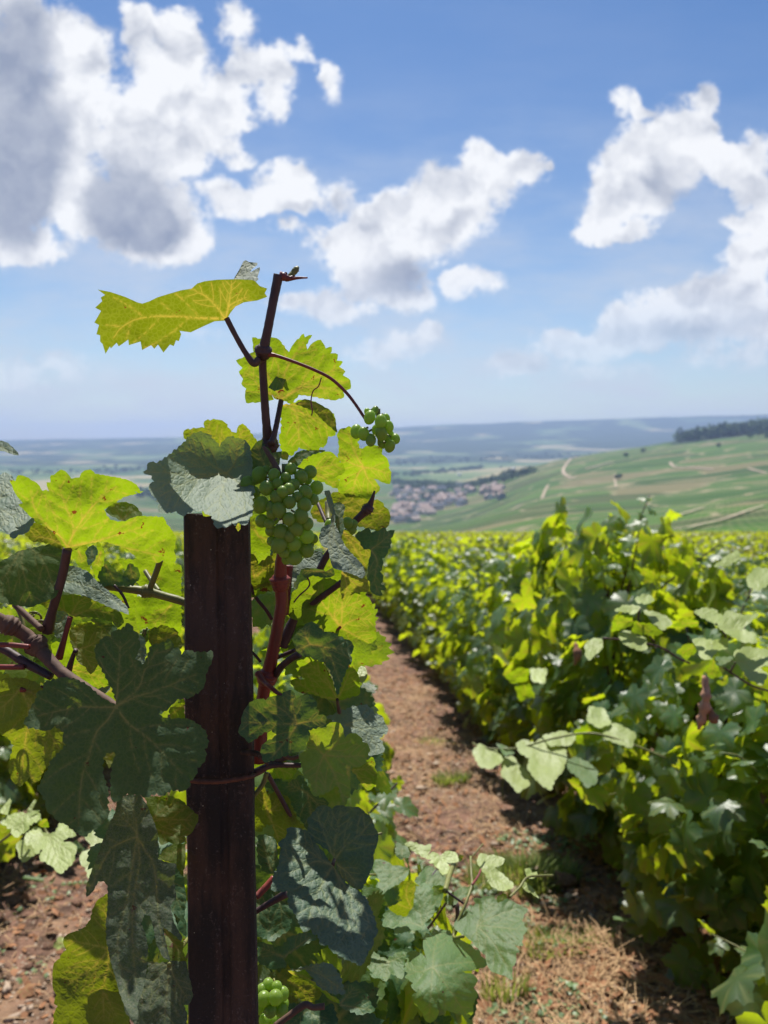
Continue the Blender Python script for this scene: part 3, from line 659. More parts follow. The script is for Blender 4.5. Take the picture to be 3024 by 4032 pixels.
SC = {'A': (0,1600), 'B': (800,1600), 'C': (0,2400), 'D': (800,2400), 'E': (0,3200), 'F': (800,3200), 'G': (1400,3200), 'T': (300,1000)}
def nat(c, pts):
    if c == 'Z': return np.array([(x*.9644, 1000+y*.9644) for x, y in pts], float)
    o = SC[c]; return np.array([(o[0]+x*.48222, o[1]+y*.48222) for x, y in pts], float)
LID = [0]
def pairs(s): v = [float(t) for t in s.replace(',', ' ').split()]; return list(zip(v[::2], v[1::2]))
def traced(parent, crop, outline, junction, mains, d, ax=0., ay=.5, side='u', mat='leaf', bow=0., teeth=.8, relief=1.0, tint=None, petiole=None, pmat='cane_green', pr=.0013, name='leaf', label=None):
    """a leaf whose outline was drawn off the photograph and hung at its own distance d with slopes ax (right = farther) and ay (up = farther)"""
    LID[0] += 1; g = np.random.default_rng(LID[0]); px = nat(crop, pairs(outline)); J = nat(crop, [junction])[0]
    poly = teeth_on(px, 26, 7*teeth, g) if teeth > 0 else px
    mns = [nat(crop, [junction]+pairs(m)) for m in mains]
    if not mns:
        c = poly.mean(0); mns = [np.array([J, J*.5+c*.5, c+(c-J)*.5])]
    unit = d/FPX; ext = np.abs(poly-J).max()
    def to3d(A, hgt):
        q = (A-J)*unit; dd = d+ax*q[:, 0]-ay*q[:, 1]+bow*(q[:, 0]**2+q[:, 1]**2)/(ext*unit)
        return Pn(A, dd - hgt)
    o = leaf_mesh(poly, mns, unit, to3d, M[mat], parent, LID[0], relief=relief, tint=tint, side=side, name=name)
    if label: o['label'] = label
    if petiole:
        c2, pp, dds = petiole[0], pairs(petiole[1]), petiole[2]
        pn = nat(c2, pp); n = len(pn); w = np.array([P(x, y, dds[0]+(dds[1]-dds[0])*i/(n-1)) for i, (x, y) in enumerate(pn)])
        V, F = tube(w, [pr]*(n-1)+[pr*1.5], 8); pobj('petiole', V, F, M[pmat], o)
    return o
def placed_leaf(parent, base, tipdir, normal, size, mat, seed, h=.0045, fold=.3, cup=.6, lobe=1.0, tint=None, petiole=0.0):
    g = np.random.default_rng(seed); poly = generic_outline(g, 150, lobe); mns = generic_mains()
    t = np.array(tipdir, float); t /= np.linalg.norm(t); n = np.array(normal, float); n -= t*(n@t); n /= np.linalg.norm(n)+1e-9; b = np.cross(n, t)
    base = np.array(base, float); s = size
    k1, k2, ph = g.uniform(.6, 1.3), g.uniform(-.5, .5), g.uniform(0, 6)
    def to3d(A, hgt):
        x, y = A[:, 0], A[:, 1]; z = -cup*.22*k1*(x*x+y*y)+fold*.35*np.abs(y)*(1-.3*x)+.05*np.sin(5*x+ph)*y+.06*np.sin(np.arctan2(y, x)*5+ph)*(x*x+y*y)+k2*.15*x*y
        return base+s*(x[:, None]*t+y[:, None]*b*.95+z[:, None]*n)+hgt[:, None]*n
    o = leaf_mesh(poly, mns, s, to3d, M[mat], parent, seed, h=h/s, tint=tint, side='n')
    if petiole:
        V, F = tube([base-t*petiole*.9-n*petiole*.35, base-t*petiole*.45-n*petiole*.05, base], [.0014, .0011, .0014], 6); pobj('petiole', V, F, M['cane_green'], o)
    return o

def cane(parent, crop, pts, ds, rad, mat, name='cane', nodes=(), bump=.06, seg=12):
    pn = nat(crop, pairs(pts)); n = len(pn)
    if np.isscalar(ds): ds = [ds]*n
    dd = np.interp(np.linspace(0, 1, n), np.linspace(0, 1, len(ds)), ds)
    w = [P(x, y, e) for (x, y), e in zip(pn, dd)]
    rr = [rad]*n if np.isscalar(rad) else list(np.interp(np.linspace(0, 1, n), np.linspace(0, 1, len(rad)), rad))
    parts = [tube(w, rr, seg, 8, bump, len(pts))]
    for k in nodes:   # swollen joints
        a = w[k]; b = w[min(k+1, n-1)] if k < n-1 else w[k-1]; t = (b-a)/(np.linalg.norm(b-a)+1e-9); r = rr[k]
        parts.append(tube([a-t*r*1.3, a-t*r*.5, a+t*r*.4, a+t*r*1.2], [r*.95, r*1.5, r*1.42, r*.95], seg, 5, .18, k+3))
    V, F = join(parts); return pobj(name, V, F, M[mat], parent)

# ---------------------------------------------------------------- the rusted stake
def build_stake():
    TL, TRt, BL, BR = P(716, 2025, .625), P(976, 2022, .625), P(738, 4032, .603), P(1007, 4032, .603)
    top = (TL+TRt)/2; bot = (BL+BR)/2; ax = bot-top; k = (0.0-0.05-top[2])/ax[2]; foot = top+ax*k
    t = empty('vineyard_stake', (foot[0], foot[1], 0)); tag(t, 'rusted dark brown steel stake standing in front of the near vines', 'stake')
    w = np.linalg.norm(TRt-TL); right = (TRt-TL)/w; up = (top-foot)/np.linalg.norm(top-foot); fw = np.cross(up, right); fw /= np.linalg.norm(fw)
    if fw[1] < 0: fw = -fw
    a = w/2
    prof = [(-a, .004), (-a+.002, 0), (-a*.25, .0015), (-.0, .0022), (a*.06, .0040), (a*.22, .0042), (a*.30, .0022), (a*.9, -.0005), (a, .002), (a+.0003, .010), (a-.0025, .013), (a-.004, .006), (a*.3, .006), (a*.2, .0095), (0, .009), (-a*.3, .0055), (-a+.004, .006), (-a+.002, .012), (-a-.0003, .010)]
    prof = np.array(prof); m = 90; L = np.linalg.norm(top-foot); V = []
    g = np.random.default_rng(4)
    for i in range(m):
        f = i/(m-1); c = foot+up*L*f
        wob = 1+.010*math.sin(f*37)+.012*(g.random()-.5)
        for j, (x, y) in enumerate(prof):
            e = c+right*(x*wob)+fw*(y+.0006*(g.random()-.5)); 
            if i == m-1: e = e+up*(.0018*math.sin(j*1.9)-.001)
            V.append(e)
    n = len(prof); F = grid_faces(m, n, True).tolist()
    # caps: the rolled sheet is closed at both ends by strips between the outer and inner skin
    half = [(0,18),(1,17),(2,16)]
    for base in (0, (m-1)*n):
        F.append([base+j for j in range(n)] if base else [base+j for j in range(n)][::-1])
    pobj('post', np.array(V), F, M['stake'], t, smooth=False)
    # cut tongue (a hook bent out of the sheet) and wire round the stake
    h0 = P(930, 2962, .610); pts = [h0+right*.004, h0+right*.016-fw*.004, h0+right*.0225-fw*.010-up*.002, h0+right*.026-fw*.008-up*.008]
    V, F = tube(pts, [.0022, .0026, .002, .0012], 6, 5, .2, 3); pobj('hook', V, F, M['stake'], t)
    pts = [P(x, y, d) for x, y, d in [(716, 3078, .655), (730, 3072, .612), (800, 3078, .603), (880, 3076, .603), (985, 3058, .606), (1006, 3046, .64), (990, 3040, .665)]]
    V, F = tube(pts, .0019, 8, 8, .12, 5); pobj('wire_tie', V, F, M['rust_wire'], t)
build_stake()

# ---------------------------------------------------------------- close vines, traced leaf by leaf
VB = P(1130, 3000, .70); right_vine = empty('grapevine', (VB[0], VB[1], 0))
tag(right_vine, 'tall grapevine close by on the right of the rusted stake, with the green grape bunch', 'grapevine', 'grapevines of the near row')
VL = P(420, 3000, .72); left_vine = empty('grapevine', (VL[0], VL[1], 0))
tag(left_vine, 'large-leaved grapevine close by, left of the rusted stake, with webbed leaves', 'grapevine', 'grapevines of the near row')
VG = P(1560, 3900, .86); low_vine = empty('grapevine', (VG[0]-.12, VG[1]+.1, 0))
tag(low_vine, 'low leafy vine shoot reaching over the path beside the foot of the stake', 'grapevine', 'grapevines of the near row')
VE = P(60, 3380, 1.5); pale_vine = empty('grapevine', (VE[0]-.45, VE[1]+.1, H(VE[0]-.45, VE[1]+.1)))
tag(pale_vine, 'pale sunlit vine shoot at the left edge above the stony patch of soil', 'grapevine', 'grapevines of the near row')
RV, LV, GV, EV = right_vine, left_vine, low_vine, pale_vine

# -- top of the right vine
traced(RV,'T','175,290 235,335 200,355 212,385 155,438 203,465 148,560 185,580 165,655 195,665 195,715 215,735 240,815 275,755 282,772 330,725 347,755 425,700 430,745 525,715 538,785 612,745 638,775 668,740 713,805 765,740 797,752 815,705 838,712 858,655 845,628 935,640 1040,590 1130,550 1215,545 1235,525 1260,480 1300,430 1370,395 1480,380 1560,350 1540,320 1560,282 1500,262 1465,225 1440,212 1300,205 1150,210 1050,222 990,240 940,283 860,295 740,330 660,355 600,385 540,405 500,395 400,350 280,310',(1220,530),
  ['1000,520 800,510 620,512 470,540 360,610 310,680','1090,370 940,283','1240,440 1268,270 1265,215','1255,420 1400,350'],.60,ax=.15,ay=-.9,bow=.0,side='u',mat='leaf_olive',teeth=0,relief=.7,tint=.55)
traced(RV,'T','1285,205 1330,130 1365,60 1385,50 1410,65 1480,72 1480,90 1440,120 1420,150 1500,105 1500,130 1480,190 1490,205 1470,225 1400,212',(1290,215),['1385,60'],.615,ay=1.0,side='t',mat='leaf_sheen',teeth=0)
traced(RV,'Z','963,435 1010,415 1035,400 1030,340 1075,350 1110,340 1140,350 1165,385 1180,400 1200,365 1240,325 1245,340 1275,330 1250,370 1255,390 1280,360 1310,350 1330,385 1355,380 1350,405 1380,410 1375,435 1400,440 1385,460 1410,480 1400,495 1430,515 1432,550 1400,560 1405,585 1365,598 1320,590 1270,580 1220,575 1190,612 1150,595 1120,590 1110,575 1118,595 1060,605 1005,608 1000,575 1005,550 985,530 992,510 975,480 990,465',(1150,592),
  ['1105,520 1050,400','1165,480 1240,360','1220,545 1300,500 1400,460','1240,545 1300,545 1400,565','1085,560 1000,480'],.645,ax=-.2,ay=-.25,side='u',mat='leaf_gold',teeth=.4,tint=.85)
traced(RV,'Z','1095,545 1140,480 1165,440 1180,440 1170,500 1155,550 1120,560',(1150,592),['1165,450'],.625,ay=.8,side='t',mat='leaf_shaded',teeth=0)
traced(RV,'Z','1145,620 1180,615 1230,595 1270,600 1330,630 1365,660 1372,720 1370,740 1340,745 1330,780 1290,800 1250,800 1220,790 1190,825 1150,800 1140,760 1150,700',(1150,612),['1210,650 1222,780','1260,660 1350,720','1240,620 1340,650'],.64,ax=.1,ay=-.35,side='u',mat='leaf_gold',teeth=.7,tint=.8)
traced(RV,'Z','1205,612 1245,592 1300,610 1350,640 1370,680 1376,730 1330,690 1280,640',(1215,610),['1290,620 1368,700'],.632,ay=.3,side='u',mat='leaf_olive',teeth=.3,tint=.7)  # folded lobe of the leaf above, its shadow put into the tone
traced(RV,'B','1095,225 1130,180 1165,175 1190,160 1225,180 1245,165 1270,190 1290,240 1260,290 1275,340 1300,345 1350,320 1420,320 1465,350 1460,390 1510,440 1515,500 1535,560 1525,635 1480,625 1430,600 1370,575 1420,625 1445,660 1440,690 1380,730 1360,760 1280,745 1200,740 1150,715 1105,700 1100,640 1115,600 1080,580 1150,540 1130,460 1100,420 1110,330',(1310,500),
  ['1200,460 1110,400','1240,380 1180,200','1400,510 1525,560','1260,560 1210,730','1350,600 1430,680'],.69,ay=-.15,side='u',mat='leaf_gold',teeth=.5,tint=1.1)
traced(RV,'B','770,480 830,420 920,385 1000,368 1060,380 1090,410 1115,450 1150,490 1150,540 1110,560 1080,580 1115,610 1090,670 1040,650 990,620 900,600 830,560 790,520',(800,530),['950,500 1100,470','930,560 1080,640'],.66,ay=-.2,side='u',mat='leaf_gold',teeth=.7,tint=.9)
traced(RV,'B','690,450 780,370 900,345 1000,362 900,390 820,430 770,490 730,520',(700,470),['860,370 980,360'],.650,ay=.5,side='t',mat='leaf_shaded',teeth=.4)
traced(RV,'B','880,840 930,780 1080,700 1200,720 1340,760 1440,770 1520,860 1525,930 1500,990 1440,1020 1360,1000 1200,960 1050,900 960,950 890,900',(900,870),['1150,850 1500,880','1200,780 1400,780','1200,930 1420,1000'],.70,ay=.1,side='u',mat='leaf_olive',teeth=.6,tint=.8)
traced(RV,'B','990,690 1030,685 1060,780 1080,880 1070,960 1110,1030 1150,1130 1200,1190 1260,1250 1310,1310 1320,1380 1300,1405 1220,1370 1130,1340 1060,1320 1040,1260 1020,1160 970,1140 945,1070 970,990 1040,960 1050,880 1020,800',(1060,960),['1090,1120 1290,1380','1030,1060 1060,1290','1050,850 1005,700'],.60,ax=.3,ay=.75,side='t',mat='leaf_sheen',teeth=.3)
traced(RV,'B','1070,790 1110,780 1160,820 1140,900 1150,1000 1130,1060 1090,1000 1075,900',(1090,1030),['1110,900 1130,800'],.612,ay=.55,side='t',mat='leaf_shaded',teeth=.3)
traced(RV,'B','1140,1000 1200,1040 1260,1090 1310,1170 1370,1175 1350,1250 1330,1340 1260,1270 1190,1180 1130,1080',(1130,1010),['1220,1130 1330,1320','1230,1090 1350,1190'],.625,ay=0,side='u',mat='leaf_olive',teeth=.5,tint=1.0)
traced(RV,'B','1130,1345 1230,1370 1310,1400 1360,1430 1360,1510 1250,1520 1180,1550 1140,1600 1120,1500 1125,1430',(1130,1345),['1170,1450 1145,1590','1230,1440 1350,1500'],.615,ay=-.2,side='u',mat='leaf_olive',teeth=.3,tint=1.1)
traced(RV,'B','1240,1050 1290,1020 1350,990 1370,1030 1430,1020 1490,990 1500,1020 1530,1010 1565,1010 1530,1080 1530,1130 1500,1210 1460,1240 1465,1300 1445,1350 1470,1400 1450,1450 1495,1490 1450,1500 1465,1540 1420,1545 1370,1510 1340,1420 1350,1300 1360,1180 1300,1160 1260,1110',(1370,1170),['1440,1120 1530,1040','1420,1260 1400,1420 1440,1530'],.66,ax=.2,ay=.55,side='t',mat='leaf_shaded',teeth=.6)
traced(RV,'B','680,1620 720,1570 715,1530 770,1490 790,1440 850,1420 890,1380 960,1400 1050,1410 1130,1440 1250,1530 1360,1570 1380,1640 1400,1750 1410,1840 1415,1900 1350,1940 1250,1890 1180,1920 1090,1860 1060,1840 990,1840 980,1770 940,1740 870,1760 820,1770 810,1740 770,1750 700,1710',(1120,1804),
  ['1135,1680 1130,1500','1240,1740 1370,1740','1240,1870 1360,1935','1040,1700 900,1500','1080,1680 1300,1580'],.68,ay=-.25,side='u',mat='leaf_gold',teeth=.5,tint=.75,petiole=('B','1120,1804 1060,1850 1000,1900',(.68,.70)),pmat='cane_red')
# -- behind the bunch and below it
traced(RV,'B','365,910 440,880 560,1060 560,1160 500,1200 430,1180 365,1200',(450,1060),['380,940','540,1100'],.68,side='u',mat='leaf_gold',ay=-.1,tint=.9)
traced(RV,'B','370,1200 430,1230 450,1290 600,1180 610,1400 560,1450 450,1480 370,1500',(420,1400),['580,1250','390,1260'],.675,side='u',mat='leaf_olive',ay=0,tint=.75)
traced(RV,'B','375,1480 480,1450 600,1430 590,1490 470,1530 400,1560 372,1560',(400,1470),['580,1460'],.672,side='u',mat='leaf_gold',ay=0)
traced(RV,'B','540,1130 600,1180 620,1260 700,1250 800,1270 900,1180 970,1190 985,1240 930,1330 800,1330 740,1440 720,1480 760,1500 680,1400 560,1250',(760,1250),['920,1220','740,1440'],.70,side='t',mat='leaf_sheen',ay=.9)
traced(RV,'B','800,1330 870,1320 940,1330 1000,1350 1060,1320 1070,1380 1000,1400 900,1380 830,1400 795,1350',(940,1350),['810,1340','1060,1350'],.63,side='t',mat='leaf_shaded',ay=.6,teeth=.5)
traced(RV,'D','735,225 760,190 820,150 850,110 910,110 980,180 1060,190 1150,240 1210,260 1225,330 1200,370 1215,420 1170,490 1140,560 1115,640 1095,700 1070,600 1040,500 1000,430 930,410 870,380 800,370 755,320 740,280',(870,285),['830,200 840,140','1010,310 1200,330','1010,330 1120,600','800,320 760,330'],.60,ax=.2,ay=.55,side='t',mat='leaf_shaded',teeth=.7,tint=.9)
traced(RV,'D','950,380 1000,365 1050,370 1090,450 1090,560 1110,650 1090,690 1060,580 1010,480',(1095,690),['1060,500 970,380'],.612,ax=-.2,side='u',mat='leaf_olive',teeth=.2,tint=.9)
traced(RV,'D','710,580 750,565 800,575 830,565 770,520 770,500 755,480 785,470 765,420 820,410 840,390 890,400 920,440 950,400 1000,480 1060,580 1090,690 1110,640 1120,560 1150,520 1190,470 1240,490 1270,550 1280,640 1270,700 1180,720 1120,740 1100,750 1060,745 950,710 850,680 770,670 740,630',(1095,735),['950,700 760,590','1040,640 880,490','1000,560 830,410','1150,620 1200,500'],.64,ay=-.3,side='u',mat='leaf_gold',teeth=.6,tint=1.0,petiole=('D','1095,735 1100,780 1112,840',(.64,.66)),pmat='cane_brown')
traced(RV,'D','285,1000 310,930 320,860 350,800 400,750 450,730 510,740 560,710 640,705 670,670 730,660 750,700 760,730 820,700 880,700 930,760 920,810 950,820 940,860 1000,870 1005,960 940,960 860,985 870,1030 840,1090 840,1140 760,1160 700,1180 600,1220 500,1250 480,1200 470,1140 500,1090 560,1060 600,1020 560,985 500,1000 420,1060 370,1090 340,1050',(765,935),
  ['600,935 320,920','650,820 530,760','740,830 720,690','730,1000 560,1210','830,920 990,900'],.585,ax=.1,ay=.25,side='t',mat='leaf_shaded',teeth=.6,tint=.95)
traced(RV,'D','820,1010 870,970 1000,950 1060,920 1120,930 1145,1000 1150,1060 1200,1010 1270,1030 1300,1080 1355,1120 1350,1170 1320,1260 1250,1290 1170,1260 1150,1290 1200,1420 1200,1500 1160,1600 1120,1640 1130,1560 1100,1420 1040,1480 960,1510 900,1520 880,1430 820,1350 800,1260 790,1180 860,1150 840,1080',(985,1190),
  ['1100,1080 1110,950','1150,1200 1330,1190','1060,1320 1150,1560','930,1330 920,1500','920,1120 850,1030'],.60,ay=.2,side='t',mat='leaf',teeth=.8,tint=.9)
traced(RV,'D','1000,880 1110,840 1200,800 1300,780 1350,790 1400,850 1470,880 1480,920 1510,990 1440,1050 1465,1100 1475,1165 1400,1185 1350,1190 1300,1080 1200,1010 1150,1060 1130,940',(1160,940),['1300,900 1480,900','1330,1000 1440,1150'],.70,ax=.1,ay=.9,side='t',mat='leaf_sheen',teeth=.8,tint=1.1)
traced(RV,'D','1210,1310 1300,1240 1390,1210 1400,1290 1420,1360 1400,1440 1340,1480 1290,1420 1250,1350',(1215,1310),['1400,1300','1350,1460'],.66,ay=-.1,side='u',mat='leaf_gold',teeth=.7,tint=.75)
traced(RV,'D','1265,500 1290,460 1330,480 1340,550 1300,600 1275,590',(1270,600),['1310,490'],.66,side='t',mat='leaf_pale',ay=1.2,teeth=.5)
traced(RV,'D','420,1110 470,1090 490,1150 480,1210 540,1240 640,1260 760,1280 750,1340 700,1390 640,1370 590,1400 540,1370 420,1290',(440,1200),['620,1300 730,1350'],.69,side='u',mat='leaf_gold',ay=0,tint=.95)
traced(RV,'F','405,-200 500,-210 520,-140 600,-180 700,-120 760,50 830,120 800,140 680,180 620,260 590,220 570,100 520,90 470,160 410,140',(530,0),['480,-180','650,-100','620,230'],.67,side='u',mat='leaf_olive',ay=0,tint=.8)
traced(RV,'D','500,1430 600,1380 700,1420 800,1350 900,1520 1000,1550 1060,1700 960,1900 850,1800 700,1560 600,1500',(850,1500),['700,1420','900,1800','980,1640'],.68,side='t',mat='leaf_shaded',ay=.55,tint=.8)
# -- the large embossed leaf, two halves
traced(RV,'F','680,130 740,120 770,125 850,150 900,220 950,290 1000,350 1045,420 1080,460 1130,530 1200,610 1270,640 1330,700 1370,790 1400,870 1425,980 1390,1030 1390,1080 1350,1130 1330,1180 1290,1250 1200,1210 1140,1180 1050,1130 1020,1080 960,1080 935,1000 890,990 880,950 820,975 790,920 760,840 700,760 690,640 620,640 555,630 570,520 620,420 625,340 640,290 610,250 670,205 685,165',(1060,430),
  ['920,395 830,430 650,340','960,600 880,800 850,930','1110,560 1130,700 1210,1000','1180,640 1300,760 1370,950','900,340 740,200'],.565,ax=.42,ay=1.05,side='t',mat='leaf_emboss',teeth=.6,relief=1.5,label='large embossed leaf with patches of sun, right of the stake')
traced(RV,'F','850,50 880,20 940,-50 1000,-60 1050,-30 1100,-60 1280,-40 1370,40 1400,120 1430,180 1420,260 1390,340 1390,420 1340,540 1290,630 1220,610 1130,530 1085,450 1090,390 1010,300 900,230 850,160 860,100',(1065,405),
  ['1150,280 1280,180 1380,60','1030,280 960,100 930,0','1180,490 1250,580','1080,200 1120,0'],.575,ax=-.35,ay=.30,side='t',mat='leaf_emboss',teeth=.4,relief=1.5,tint=.8)
# -- below
traced(RV,'F','440,1060 520,1070 580,1100 650,1090 700,1020 800,985 880,980 930,1030 800,1090 700,1150 660,1190 680,1260 560,1280 450,1220',(660,1180),['880,1010','470,1100'],.64,side='t',mat='leaf_shaded',ay=.8,tint=1.1)
traced(RV,'F','690,1290 820,1260 900,1240 1000,1225 1070,1260 1120,1340 1160,1480 1060,1480 960,1430 870,1340 800,1290',(700,1295),['900,1290 1140,1450','950,1250'],.66,side='t',mat='leaf_sheen',ay=.9)
traced(RV,'F','690,1290 780,1300 830,1280 870,1330 960,1410 1040,1490 1110,1530 1115,1560 1040,1530 950,1440 830,1360 740,1330',(700,1300),['900,1380 1100,1545'],.655,side='u',mat='leaf_gold',ay=-.3,teeth=.3,tint=.85)
traced(RV,'F','1150,1480 1200,1400 1240,1395 1330,1470 1400,1620 1280,1650 1150,1600 1100,1550',(1110,1570),['1240,1420','1380,1610'],.68,side='t',mat='leaf_shaded',ay=.7,tint=1.15)
traced(RV,'F','450,180 530,190 590,220 600,300 620,420 570,500 500,480 450,400 440,280',(560,480),['480,220','590,280'],.665,side='t',mat='leaf_shaded',ay=.55,tint=.7)
traced(RV,'F','420,420 520,480 560,560 690,640 740,800 700,960 560,1050 430,1000 425,700',(560,560),['640,800 620,1000','460,700 450,930'],.70,side='t',mat='leaf_shaded',ay=.55,tint=.65)
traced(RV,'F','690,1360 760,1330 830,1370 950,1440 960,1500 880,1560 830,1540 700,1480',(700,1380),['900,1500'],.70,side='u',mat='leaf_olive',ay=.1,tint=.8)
traced(RV,'F','640,1560 760,1560 900,1600 1060,1560 1100,1700 1050,1800 700,1800 620,1700',(860,1600),['700,1750','1000,1760'],.74,side='t',mat='leaf_shaded',ay=.55,tint=.75)

# -- leaf on top of the stake and the pair behind it
traced(RV,'Z','583,890 600,880 605,852 640,855 700,815 740,780 775,745 800,730 830,730 850,735 880,765 895,790 915,760 940,745 980,755 1010,770 1022,800 1030,850 1030,920 1000,925 1040,960 1030,1000 1032,1050 1020,1075 1000,1108 975,1095 960,1110 945,1085 935,1110 910,1115 880,1115 865,1070 830,1050 790,1045 745,1070 720,1050 690,1055 648,1055 650,1020 640,1000 615,975 605,960 610,940 630,930 620,905',(925,895),
  ['780,925 650,990','860,860 760,790','900,1000 890,1100','800,900 600,890','990,960 1000,1090','960,850 970,765'],.612,ax=.1,ay=1.25,bow=-1.5,side='t',mat='leaf_sheen',teeth=.85,relief=1.6,tint=1.1,label='grey shiny crinkled leaf lying over the top of the stake')
traced(RV,'B','360,440 400,340 450,280 490,270 560,380 640,370 620,480 540,560 440,540 400,560',(520,540),['440,320','600,400'],.618,side='t',mat='leaf_shaded',ay=.6,teeth=.3)
traced(RV,'Z','750,752 752,720 800,712 835,710 835,682 880,675 915,685 945,725 965,730 975,700 990,692 1010,710 1050,765 1060,780 1000,850 900,880 850,800 800,760',(940,880),['880,780 840,700','960,780 1000,710','850,790 770,730'],.68,ay=-.2,side='u',mat='leaf_olive',teeth=.6,tint=1.3)
traced(RV,'B','0,820 40,810 80,880 60,895 0,895 -10,860',(30,830),['40,890'],.60,side='u',mat='leaf_gold',ay=-.2,teeth=.4)
traced(RV,'B','265,990 285,945 305,960 305,1000 285,1022',(285,960),['285,1010'],.598,side='u',mat='leaf_gold',ay=-.2,teeth=0)
traced(RV,'B','620,370 660,360 700,400 690,440 630,420',(630,400),['690,410'],.65,side='u',mat='leaf_gold',teeth=.5)

# -- left vine
traced(LV,'A','80,605 125,610 150,560 200,570 250,600 300,625 330,665 345,690 375,680 400,695 380,620 412,620 415,562 440,560 498,515 540,535 580,590 650,580 660,550 700,520 740,515 775,550 860,565 950,580 1040,600 1090,625 1125,655 1145,695 1175,690 1130,710 1095,690 1120,712 1010,740 930,790 850,840 870,890 900,925 960,940 1020,940 1080,910 1150,895 1250,900 1335,905 1360,960 1395,1000 1440,1080 1430,1120 1420,1180 1440,1250 1415,1290 1415,1340 1390,1350 1370,1290 1330,1255 1280,1280 1200,1255 1130,1245 1060,1190 980,1140 880,1110 800,1105 720,1120 640,1150 575,1180 520,1150 430,1020 380,980 290,950 220,870 150,800 185,790 170,770 130,720 100,650',(550,1150),
  ['640,970 830,735 960,650','720,1115 860,1080 980,1040 1150,990','490,1060 400,990 290,850 250,690','600,1000 530,800 480,640','760,1110 1000,1150 1300,1220'],.60,ax=.1,ay=-.30,side='u',mat='leaf_gold',teeth=.35,relief=1.0,tint=1.0,
  petiole=('A','550,1165 510,1380 430,1659 385,1830',(.60,.63)),pmat='cane_brown',pr=.0036,label='large yellow-green leaf with red-brown spots')
traced(LV,'A','860,850 910,800 960,785 1000,780 1050,790 1110,815 1160,880 1165,890 1090,905 1020,950 950,910 900,890',(1000,930),['930,810','1090,830'],.68,side='u',mat='leaf_gold',teeth=.5,tint=.95)
traced(LV,'A','-90,540 0,560 50,540 110,590 125,640 150,740 210,830 280,940 220,1030 150,1050 110,1080 40,1020 0,1000 -100,1000',(-40,820),['60,640','200,940','40,980'],.60,side='t',ay=1.2,mat='leaf_sheen',relief=1.6)
traced(LV,'A','-60,270 30,285 80,315 120,350 155,400 100,390 40,370 -60,350',(-50,310),['140,390'],.60,side='t',ay=1.1,mat='leaf_sheen',teeth=.4)
traced(LV,'A','-80,1300 0,1270 60,1240 160,1180 300,1150 430,1120 520,1180 500,1300 480,1500 450,1560 350,1600 250,1640 100,1620 0,1600 -80,1500',(190,1130),['180,1300 260,1600','80,1330 -40,1500','340,1240 440,1480'],.63,side='u',mat='leaf_shaded',teeth=.4,ay=.55,tint=1.0)
traced(LV,'A','230,960 290,950 380,980 470,1060 540,1000 720,1010 700,1120 560,1200 400,1120 260,1100 200,1040',(550,1150),['400,1080 260,1060'],.615,side='u',mat='leaf_olive',teeth=.5,ay=.1,tint=.6)
traced(LV,'A','500,1420 560,1300 620,1310 720,1350 800,1440 900,1520 960,1560 1040,1640 1050,1700 900,1640 700,1550 560,1520 480,1500',(510,1420),['760,1480 1020,1650','620,1340'],.64,side='t',mat='leaf_sheen',teeth=.35,ay=.9,ax=.2)
traced(LV,'C','310,-60 350,-110 600,-120 820,-90 960,0 1000,60 1010,110 960,150 920,100 850,75 700,60 600,55 520,10 400,0',(575,60),['760,0 950,60','450,-40 350,-60','640,-60 720,-100'],.625,side='u',mat='leaf_gold',teeth=.4,ay=.4,tint=.7,petiole=('C','575,60 530,220 480,400',(.625,.63)),pmat='cane_red',pr=.0022)
traced(LV,'C','-60,600 50,560 200,560 300,600 400,700 540,900 550,1100 500,1160 420,1230 360,1300 320,1400 270,1410 240,1370 160,1450 100,1400 70,1300 80,1230 110,1110 60,1040 -60,1000',(165,650),['60,760 -50,850','240,820 210,1050 160,1430','300,820 480,1140','340,720 500,900'],.60,side='u',mat='leaf_olive',teeth=.5,ay=0,tint=1.0,petiole=('C','165,655 260,655 400,640',(.60,.61)),pmat='cane_red',pr=.002)
traced(LV,'C','570,170 640,120 720,105 800,130 870,190 900,210 850,300 800,400 790,470 740,530 700,470 640,430 600,330 575,250',(625,325),['720,300 850,220','700,400 760,500','620,220 660,130'],.63,side='u',mat='leaf_olive',teeth=.7,tint=1.0,petiole=('C','620,330 590,400 556,510',(.63,.64)),pmat='cane_brown',pr=.0020)
traced(LV,'C','420,280 550,250 700,400 850,430 900,600 830,650 740,620 620,540 530,460 430,460',(560,480),['850,560','720,420'],.67,side='u',mat='leaf_gold',teeth=.8,ay=-.1)
traced(LV,'C','-60,60 0,80 150,60 330,90 400,160 430,300 300,350 200,560 150,600 0,460 -60,400',(120,150),['60,420','330,250'],.70,side='u',mat='leaf_gold',teeth=.7,tint=1.0)
